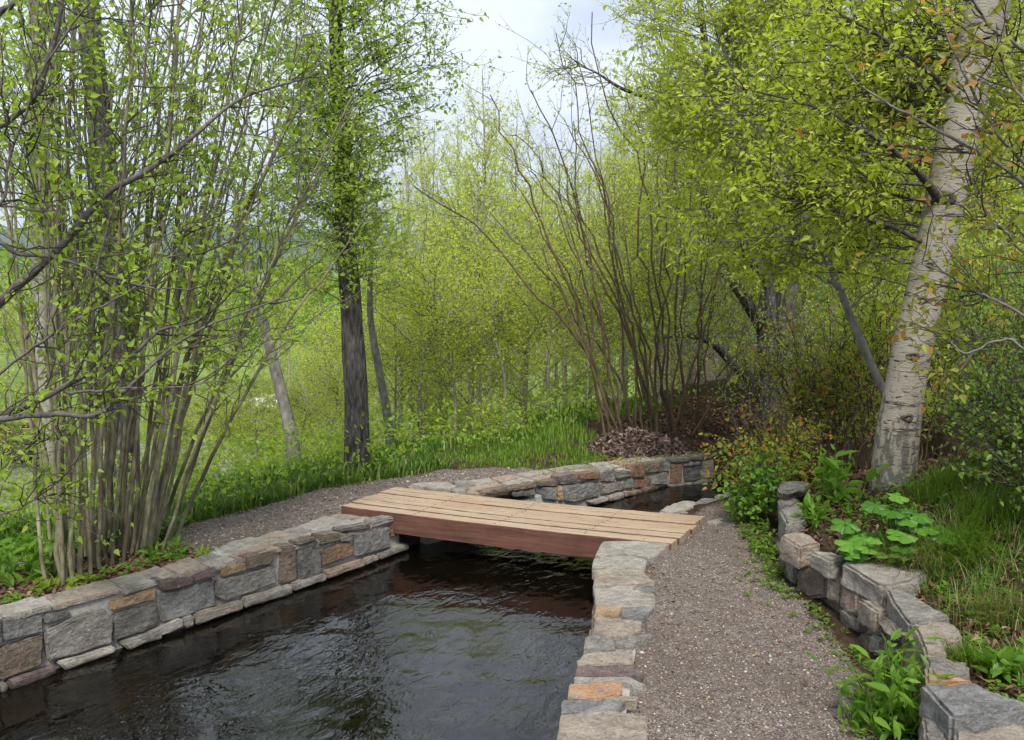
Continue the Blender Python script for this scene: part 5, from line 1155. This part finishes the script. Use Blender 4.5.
def leafy_stalks(name, label, cx, cy, n, h, leaf, seed, mat='leaf_green', nl=9, shape=LANCE6, spread=0.03, lean=0.25, wide=1.0, cat='plant', z=None):
    r = np.random.default_rng(seed); z = g1(cx, cy) if z is None else z; t = empty(name, (cx, cy, z), label, cat)
    st = np.stack([cx + r.normal(size=n) * spread, cy + r.normal(size=n) * spread, np.full(n, z - 0.01)], -1)
    d = nrm(np.stack([r.normal(size=n) * lean, r.normal(size=n) * lean, np.ones(n)], -1)); q = grow(st, d, r.uniform(.6, 1, n) * h, 6, r, 0.05)
    a = Acc(); V, F = tubes(q, taper(n, 6, np.full(n, 0.003), .0015), 5); a.add(V, F, 0); a.build('stalks', [MATS['leaf_deep']], t)
    a = Acc(); twig_leaves(a, q, r, nl, leaf, 0, shape, wide, 0.6, 0.1, 0.0); a.build('leaves', [MATS[mat]], t); return t
leafy_stalks('broad_bladed_weed', 'clump of lance-shaped bright green leaves at the foot of the wall, bottom right', *pg(897, 722, 0.0), 28, .36, .085, 301, 'leaf_green', nl=8, spread=.04, z=-0.03)
leafy_stalks('willowherb_seedling', 'smaller lance-leaved weed just left of the clump at the bottom right', *pg(876, 735, -.03), 8, .12, .07, 302, 'leaf_green', spread=.035, z=-0.03)
leafy_stalks('sprouting_weed', 'tuft of narrow green leaves on the litter behind the corner cap stone', *pg(815, 515, .27), 9, .16, .09, 303, 'leaf_green', spread=.035)
leafy_stalks('tall_green_weed', 'tall green leafy weed behind the thin stacked slabs', *pg(835, 500, .27), 12, .38, .12, 304, 'leaf_green', spread=.06)
leafy_stalks('pale_green_weed', 'bright small-leaved weed on bare soil near the right edge', *pg(1008, 650, .3), 9, .10, .06, 305, 'leaf_green', spread=.04, shape=LEAF6)
leafy_stalks('leafy_weed', 'green weed at the right edge beneath the thorny bush', *pg(1015, 505, .4), 9, .22, .10, 306, 'leaf_green', spread=.04)
leafy_stalks('yellow_green_seedling', 'small yellow-green seedling on the soil in front of the left clump', *pg(78, 583, .0), 6, .08, .05, 307, 'leaf_spring', shape=LEAF6, spread=.03)
leafy_stalks('maple_seedling', 'little bright seedling on dead leaves at the edge of the left wall', *pg(44, 588, .0), 5, .06, .045, 308, 'leaf_spring', shape=LEAF6, spread=.03)
leafy_stalks('path_edge_weed', 'green weed sprouting where the left wall meets the path', *pg(166, 556, 0), 12, .14, .06, 309, 'leaf_green', spread=.05)
leafy_stalks('coarse_weed', 'coarse green weeds at the far left behind the wall', *pg(20, 578, 0), 26, .26, .10, 310, 'leaf_green', spread=.13)
leafy_stalks('wall_top_weed', 'tiny yellow-green weed between coping and path by the ochre stone', *pg(203, 552, 0), 6, .06, .045, 311, 'leaf_spring', spread=.025)

# big-leaved plant
def big_leaf(px, py):
    r = np.random.default_rng(401); cx, cy = pg(px, py, .34); z = g1(cx, cy); t = empty('big_leaved_plant', (cx, cy, z), 'lush plant with large lobed bright green leaves on the bank above the wall', 'plant')
    for i in range(60):
        a = r.uniform(0, 6.28); d = math.sqrt(r.random()) * .20; hgt = (.34 - .9 * d) * r.uniform(.3, 1.1) + .03
        if i >= 56: a = -0.1 + 0.22 * (i - 56); d = .27; hgt = .17
        tip = np.array([cx + math.cos(a) * d * 1.2, cy + math.sin(a) * d * .9 - .02, z + hgt]); b_ = np.array([cx + r.normal() * .02, cy + r.normal() * .02, z - .01])
        q = bez(b_, (b_ + tip) / 2 + [0, 0, .05], tip, 8, 0.03, r); V, F = tubes(q, np.full((1, 8), .0035), 6); st_ = mk('stalk', V, [F], [MATS['leaf_deep']], t)
        s = r.uniform(.042, .078); out = nrm(np.array([math.cos(a), math.sin(a) - .5, -.15])); n_ = nrm(np.array([math.cos(a) * .35, math.sin(a) * .3 - .45, 1.0])); n_ = nrm(n_ - (n_ @ out) * out); sd_ = np.cross(n_, out)
        K = 40; th = np.linspace(-np.pi, np.pi, K, endpoint=False); rad = (0.52 + 0.48 * np.abs(np.cos(th * 2.5)) ** .7) * (1 - .55 * np.exp(-((np.abs(th) - np.pi) / .35) ** 2)) * (1 + .05 * np.sin(th * 17)) * (1 + .18 * np.cos(th))
        V = [tip]; 
        for f_ in (.5, 1.0):
            zz = .16 * np.abs(np.cos(th * 2.5)) * f_ - .32 * f_ ** 2 + .05 * np.sin(th * 7) * f_
            V += list(tip + s * f_ * (np.cos(th) * rad)[:, None] * out + s * f_ * (np.sin(th) * rad)[:, None] * sd_ + s * zz[:, None] * n_)
        I = np.arange(K) + 1; J = np.roll(I, -1); mk('leaf', np.array(V), [np.stack([np.zeros(K, int), I, J], -1), np.stack([I, I + K, J + K, J], -1)], [MATS['leaf_big']], t, rnd=np.full(2 * K + 1, r.uniform(0, .9)))
big_leaf(890, 541)

# dead leaves, bark mulch, gravel stones
def scatter_leaves(name, x, y, lab, r, size=(.02, .045), mat='dead_leaf', zr=.02, cat='leaf litter', shape=LEAF6, wide=1.0, flat=.75):
    z = np.array(gh(x, y, False)) + 0.008 + r.random(len(x)) * zr; d = r.normal(size=(len(x), 3)); d[:, 2] *= .35
    V, F = leaves(np.stack([x, y, z], -1), d, r.uniform(*size, len(x)), r, shape, wide, flat, .5); a = Acc(); a.add(V, F, 0, np.repeat(r.uniform(0, 1, len(x)), 6)); tag(a.build(name, [MATS[mat]]), lab, cat, kind='stuff')
def polyg(l, z): return [P(x, y, z)[:2] for x, y in l]
x, y = inpoly(polyg([(0, 612), (60, 597), (110, 582), (160, 569), (200, 553), (185, 540), (120, 545), (40, 560), (-60, 590)], 0), 2400, r); scatter_leaves('leaf_litter', x, y, 'brown dead leaves around the foot of the left clump', r)
x, y = bankpts(7500, 0.12, 1.6, 2.4, 6.6, r); scatter_leaves('leaf_litter', x, y, 'dead leaves and straw on the soil behind the dry-stone wall', r, size=(.015, .05), wide=.7)
x, y = inpoly([(1.2, 9.1), (2.0, 8.8), (3.2, 8.6), (5, 9), (5, 11.5), (2.5, 11.5), (1.0, 9.9)], 4500, r); scatter_leaves('leaf_litter', x, y, 'dark leaf litter under the gnarled trees', r, size=(.03, .07))
x, y = inpoly(polyg([(600, 456), (640, 452), (712, 448), (720, 440), (640, 440), (590, 448)], 0), 700, r); scatter_leaves('leaf_litter', x, y, 'dry leaves and moss along the top of the far wall', r, size=(.02, .04))
q = P(632, 444, 0.02); n = 3800; aa = r.uniform(0, 6.28, n); dd = np.sqrt(r.random(n)); x = q[0] + np.cos(aa) * dd * .48 + .05; y = q[1] + .12 + np.sin(aa) * dd * .34
zz = gh(x, y, False) + .18 * (1 - dd ** 1.6) * r.uniform(.0, 1.0, n) ** .15 + .01
V, F = leaves(np.stack([x, y, zz], -1), r.normal(size=(n, 3)) * [1, 1, .5], r.uniform(.03, .085, n), r, LANCE6, 1.1, .3, .1); a = Acc(); a.add(V, F, 0, np.repeat(r.uniform(0, 1, n), 6)); tag(a.build('bark_mulch', [MATS['bark_chip']]), 'brown mound of bark mulch at the foot of the fanning stems', 'mulch', kind='stuff')
x, y = inpoly(PATH_R, 900, r); m = (np.abs(pathw(x, y) - .6) < .38) | (r.random(len(x)) < .16); scatter_leaves('leaf_litter', x[m], y[m], 'bits of dead leaf blown along the edges of the right-hand path', r, size=(.012, .03), zr=.004)
def weeds(lab, x, y, r, k=9, size=.03, mat='leaf_green', hz=.03):
    n = len(x); X = np.repeat(x, k); Y = np.repeat(y, k); a_ = r.uniform(0, 6.28, n * k); d = np.stack([np.cos(a_), np.sin(a_), r.uniform(.1, 1.1, n * k)], -1); z = np.array(gh(X, Y, False)) + r.random(n * k) * hz
    V, F = leaves(np.stack([X + np.cos(a_) * .008, Y + np.sin(a_) * .008, z], -1), d, r.uniform(.5, 1.1, n * k) * size, r, LANCE6, 1.5, .8); a = Acc(); a.add(V, F, 0, rd(n * k, r)); tag(a.build('weeds', [MATS[mat]]), lab, 'weeds', kind='stuff')
s = r.random(150); fx = np.interp(s, np.linspace(0, 1, 9), RETX[1:10, 0]) - np.abs(r.normal(size=150)) * .09 - .05; fy = np.interp(s, np.linspace(0, 1, 9), RETX[1:10, 1]); weeds('small green weeds along the foot of the dry-stone wall', fx, fy, r, k=7, size=.026, mat='leaf_deep')
x, y = bankpts(620, .25, 1.3, 2.4, 5.2, r); weeds('scattered small green weeds on the bank', x, y, r, size=.035)
x, y = inpoly(polyg([(725, 505), (760, 505), (790, 570), (770, 580), (745, 540)], 0), 160, r); weeds('green weeds at the far end of the right-hand path', x, y, r, k=8, size=.035, hz=.06, mat='leaf_deep')
x, y = inpoly(polyg([(0, 600), (90, 570), (160, 556), (240, 543), (200, 552), (60, 590), (0, 610)], 0), 90, r); weeds('small weeds behind the coping of the left wall', x, y, r, size=.035)
x, y = inpoly(polyg([(560, 470), (640, 456), (720, 450), (700, 446), (600, 452), (530, 466)], 0), 170, r); weeds('mossy weeds behind the far wall', x, y, r, size=.03, mat='grass_dry')
x, y = inpoly([(-6, 3.9), (-2.6, 4.9), (-2.2, 5.6), (-3.3, 5.4), (-6, 4.5)], 420, r); weeds('green weeds between the far path and the slope on the left', x, y, r, size=.06, hz=.12)
def pebbles(lab, x, y, r, s, mat='pebble'):
    n = len(x); O = np.array([(1, 0, 0), (-1, 0, 0), (0, 1, 0), (0, -1, 0), (0, 0, 1), (0, 0, -1)], float); Fo = np.array([(0, 2, 4), (2, 1, 4), (1, 3, 4), (3, 0, 4), (2, 0, 5), (1, 2, 5), (3, 1, 5), (0, 3, 5)])
    a_ = r.uniform(0, 6.28, n); c_, s_ = np.cos(a_), np.sin(a_); K = O[None] * (s[:, None, None] * np.stack([r.uniform(.7, 1.3, n), r.uniform(.5, 1, n), r.uniform(.3, .7, n)], -1)[:, None]) * r.uniform(.75, 1.25, (n, 6, 1))
    Vx = K[..., 0] * c_[:, None] - K[..., 1] * s_[:, None]; Vy = K[..., 0] * s_[:, None] + K[..., 1] * c_[:, None]; z = np.array(gh(x, y, False)) + .007
    V = np.stack([Vx + x[:, None], Vy + y[:, None], K[..., 2] + z[:, None]], -1).reshape(-1, 3); F = ((np.arange(n) * 6)[:, None, None] + Fo[None]).reshape(-1, 3)
    tag(mk('gravel', V, [F], [MATS[mat]], rnd=np.repeat(r.random(n), 6), smooth=False), lab, 'gravel', kind='stuff')
t = NT('pebble'); t.out(t.pbr(t.ramp(t.attr('rnd'), [(0, (.07, .055, .048)), (.4, (.17, .14, .12)), (.75, (.27, .23, .20)), (.9, (.30, .21, .15)), (.985, (.48, .45, .41))]), .85, spec=.3))
n = 42000; x, y = inpoly(PATH_R, n, r); m = (y > 2.5) & (pathw(x, y) > .25 + .5 * r.random(len(x))) & (gh(x, y) > -.2); x, y = x[m], y[m]; m = r.random(len(x)) < np.clip(1.5 - .2 * y, .3, 1); x, y = x[m], y[m]
pebbles('loose stone chips on the right-hand gravel path', x, y, r, r.gamma(2.2, .0013, len(x)) + .0016)
n = 16000; x, y = inpoly(PATH_L, n, r); m = (pathw(x, y) > .3) & (x > -4); x, y = x[m], y[m]; pebbles('loose stone chips on the far path', x, y, r, r.gamma(2.2, .0019, len(x)) + .003)

# ---- things glimpsed down by the stream
def timber_fence():
    t = empty('timber_fence', tuple(PY(20, 440, 21.0)), 'rust-brown timber fence glimpsed beyond the stream at the left edge', 'fence'); z0 = PY(20, 442, 21.0)[2]; x0, x1 = PY(-60, 440, 21)[0], PY(66, 440, 21)[0]
    def bx(n_, a, b):
        v = [(x, y, z) for x in (a[0], b[0]) for y in (a[1], b[1]) for z in (a[2], b[2])]; mk(n_, v, [np.array([(0, 1, 3, 2), (4, 6, 7, 5), (0, 4, 5, 1), (2, 3, 7, 6), (0, 2, 6, 4), (1, 5, 7, 3)])], [MATS['timber_side']], t, smooth=False)
    for k in range(3): bx('rail', (x0, 20.95, z0 + .02 + .17 * k), (x1, 21.0, z0 + .15 + .17 * k))
    for k in range(5): xx = x0 + (x1 - x0) * k / 4; bx('post', (xx - .05, 21.003, z0 - .6), (xx + .05, 21.1, z0 + .55))
timber_fence()
def boulder(px, py, Y, s, lab, mat, seed, grp=None):
    c = PY(px, py, Y); r = np.random.default_rng(seed); bm = bmesh.new(); bmesh.ops.create_icosphere(bm, subdivisions=3, radius=1)
    for v in bm.verts: k = 1 + .35 * nz(v.co, 1.3, seed) + .12 * nz(v.co, 4, seed); v.co = Vector((v.co.x * s[0] * k, v.co.y * s[1] * k, v.co.z * s[2] * k))
    me = bpy.data.meshes.new('boulder'); bm.to_mesh(me); bm.free(); me.materials.append(MATS[mat]); o = link(me, 'boulder'); o.location = tuple(c); tag(o, lab, 'boulder', grp)
boulder(268, 402, 29, (.55, .4, .22), 'whitish boulder on the lawn just left of the leaning grey trunk', 'stone_white', 3) if False else None
t = NT('stone_white'); t.out(t.pbr(t.ramp(t.noise(6, 5), [(.3, (.6, .6, .6)), (.7, (.8, .8, .79))]), .8, spec=.3))
boulder(266, 402, 29, (.55, .4, .24), 'whitish boulder on the lawn just left of the leaning grey trunk', 'stone_white', 3)
for i, (px, py, s) in enumerate([(22, 452, .5), (38, 448, .55), (55, 450, .45), (72, 447, .4), (8, 449, .45)]): boulder(px, py, 19.5, (s, .4, s * .5), 'dark rock in the row along the far bank of the stream', 'stone_dark', 10 + i, 'dark rocks along the stream')
for i, (px, py) in enumerate([(697, 452), (706, 444)]): boulder(px, py, 8.6 + i * .4, (.07, .05, .04), ['small pale rock beside the end of the far wall', 'second small rock in the litter behind the far wall end'][i], 'stone_pale', 30 + i)
# ------------------------------------------------------------------ hills, sky, light, camera
HAZE = True
def hills():
    r = np.random.default_rng(2); nx, ny = 260, 40; x = np.linspace(-1900, 1900, nx); d = np.linspace(0, 1, ny)
    X, D = np.meshgrid(x, d, indexing='ij'); Y = 900 + D * 1500
    ridge = 95 + 40 * np.exp(-((x - 260) / 300) ** 2) + 34 * np.exp(-((x + 900) / 500) ** 2) + 8 * vnoise(x, x * 0, .012, 4) + 4 * vnoise(x, x * 0, .04, 5)
    Z = ridge[:, None] * np.sin(np.clip(D, 0, 1) * np.pi * .5) ** 1.3 * 1.12 + 6 * vnoise(X, Y, .02, 6) * D + 10
    I = np.arange(nx * ny).reshape(nx, ny); F = np.stack([I[:-1, :-1], I[1:, :-1], I[1:, 1:], I[:-1, 1:]], -1).reshape(-1, 4)
    t = NT('hillside'); n = t.noise(.03, 6, .7); t.out(t.pbr(t.ramp(n, [(.35, (.022, .05, .03)), (.65, (.06, .10, .045))]), .95, spec=.1))
    tag(mk('hills', np.stack([X, Y, Z], -1).reshape(-1, 3), [F], [MATS['hillside']]), 'distant blue-green wooded hill', kind='structure')
hills()
def haze():
    t = NT('haze_air'); v = t.n('VolumePrincipled'); v.inputs['Color'].default_value = (.80, .87, .96, 1); v.inputs['Density'].default_value = 0.00028; v.inputs['Anisotropy'].default_value = .2
    o = t.n('OutputMaterial'); t.t.links.new(v.outputs[0], o.inputs['Volume'])
    s = 3400; z0, z1 = -4, 330; V = [(x, y, z) for x in (-s, s) for y in (-s, s) for z in (z0, z1)]
    tag(mk('haze', V, [np.array([(0, 1, 3, 2), (4, 6, 7, 5), (0, 4, 5, 1), (2, 3, 7, 6), (0, 2, 6, 4), (1, 5, 7, 3)])], [MATS['haze_air']], smooth=False), 'thin blue air between the camera and the far hill', kind='stuff')
if HAZE: haze()
SUN_EL, SUN_AZ = R(52), R(180)     # azimuth clockwise from +Y
w = bpy.data.worlds.new('World'); sc.world = w; w.use_nodes = True; nt = w.node_tree; nt.nodes.clear()
def N(tp, **k):
    n = nt.nodes.new('ShaderNode' + tp)
    for a, b in k.items(): setattr(n, a, b)
    return n
sky = N('TexSky', sky_type='NISHITA'); sky.sun_disc = False; sky.sun_elevation = SUN_EL; sky.sun_rotation = SUN_AZ
tc = N('TexCoord'); mp = N('Mapping'); mp.inputs['Scale'].default_value = (1.0, 1.0, 2.6); mp.inputs['Location'].default_value = (0.35, 0.1, 0.15)
nt.links.new(tc.outputs['Generated'], mp.inputs['Vector'])
n1 = N('TexNoise'); n1.inputs['Scale'].default_value = 2.1; n1.inputs['Detail'].default_value = 6; n1.inputs['Roughness'].default_value = 0.55; nt.links.new(mp.outputs[0], n1.inputs['Vector'])
cr = N('ValToRGB'); e = cr.color_ramp.elements; e[0].position = 0.36; e[0].color = (3.5, 4.1, 5.6, 1); e[1].position = 0.56; e[1].color = (6.3, 6.8, 7.6, 1)
nt.links.new(n1.outputs['Fac'], cr.inputs[0])
mx = N('MixRGB'); mx.inputs[0].default_value = 0.93; nt.links.new(sky.outputs[0], mx.inputs[1]); nt.links.new(cr.outputs[0], mx.inputs[2])
bg = N('Background'); bg.inputs['Strength'].default_value = 0.1; nt.links.new(mx.outputs[0], bg.inputs['Color'])
ow = N('OutputWorld'); nt.links.new(bg.outputs[0], ow.inputs['Surface'])
sl = bpy.data.lights.new('sun', 'SUN'); sl.energy = 2.7; sl.angle = R(14); sl.color = (1, .96, .88); so = bpy.data.objects.new('sun', sl); COL.objects.link(so)
sd = Vector((math.sin(SUN_AZ) * math.cos(SUN_EL), math.cos(SUN_AZ) * math.cos(SUN_EL), math.sin(SUN_EL))); so.rotation_euler = sd.to_track_quat('Z', 'Y').to_euler()
so.location = (0, 0, 30)
cam = bpy.data.cameras.new('camera'); cam.lens = 36 * FPX / 1024; cam.sensor_width = 36; cam.clip_start = 0.05; cam.clip_end = 8000
co = bpy.data.objects.new('camera', cam); COL.objects.link(co); co.location = tuple(EYE); co.rotation_euler = (math.pi / 2 - TH, 0, 0); sc.camera = co
sc.render.engine = 'CYCLES'
sc.view_settings.view_transform = 'Standard'; sc.view_settings.look = 'None'; sc.view_settings.gamma = 1; sc.view_settings.exposure = 0.84; sc.view_settings.use_curve_mapping = False
cy = sc.cycles; cy.max_bounces = 8; cy.diffuse_bounces = 4; cy.glossy_bounces = 3; cy.transmission_bounces = 4; cy.transparent_max_bounces = 4; cy.use_denoising = True; cy.sample_clamp_indirect = 6
print('leaf verts', NLEAF[0])
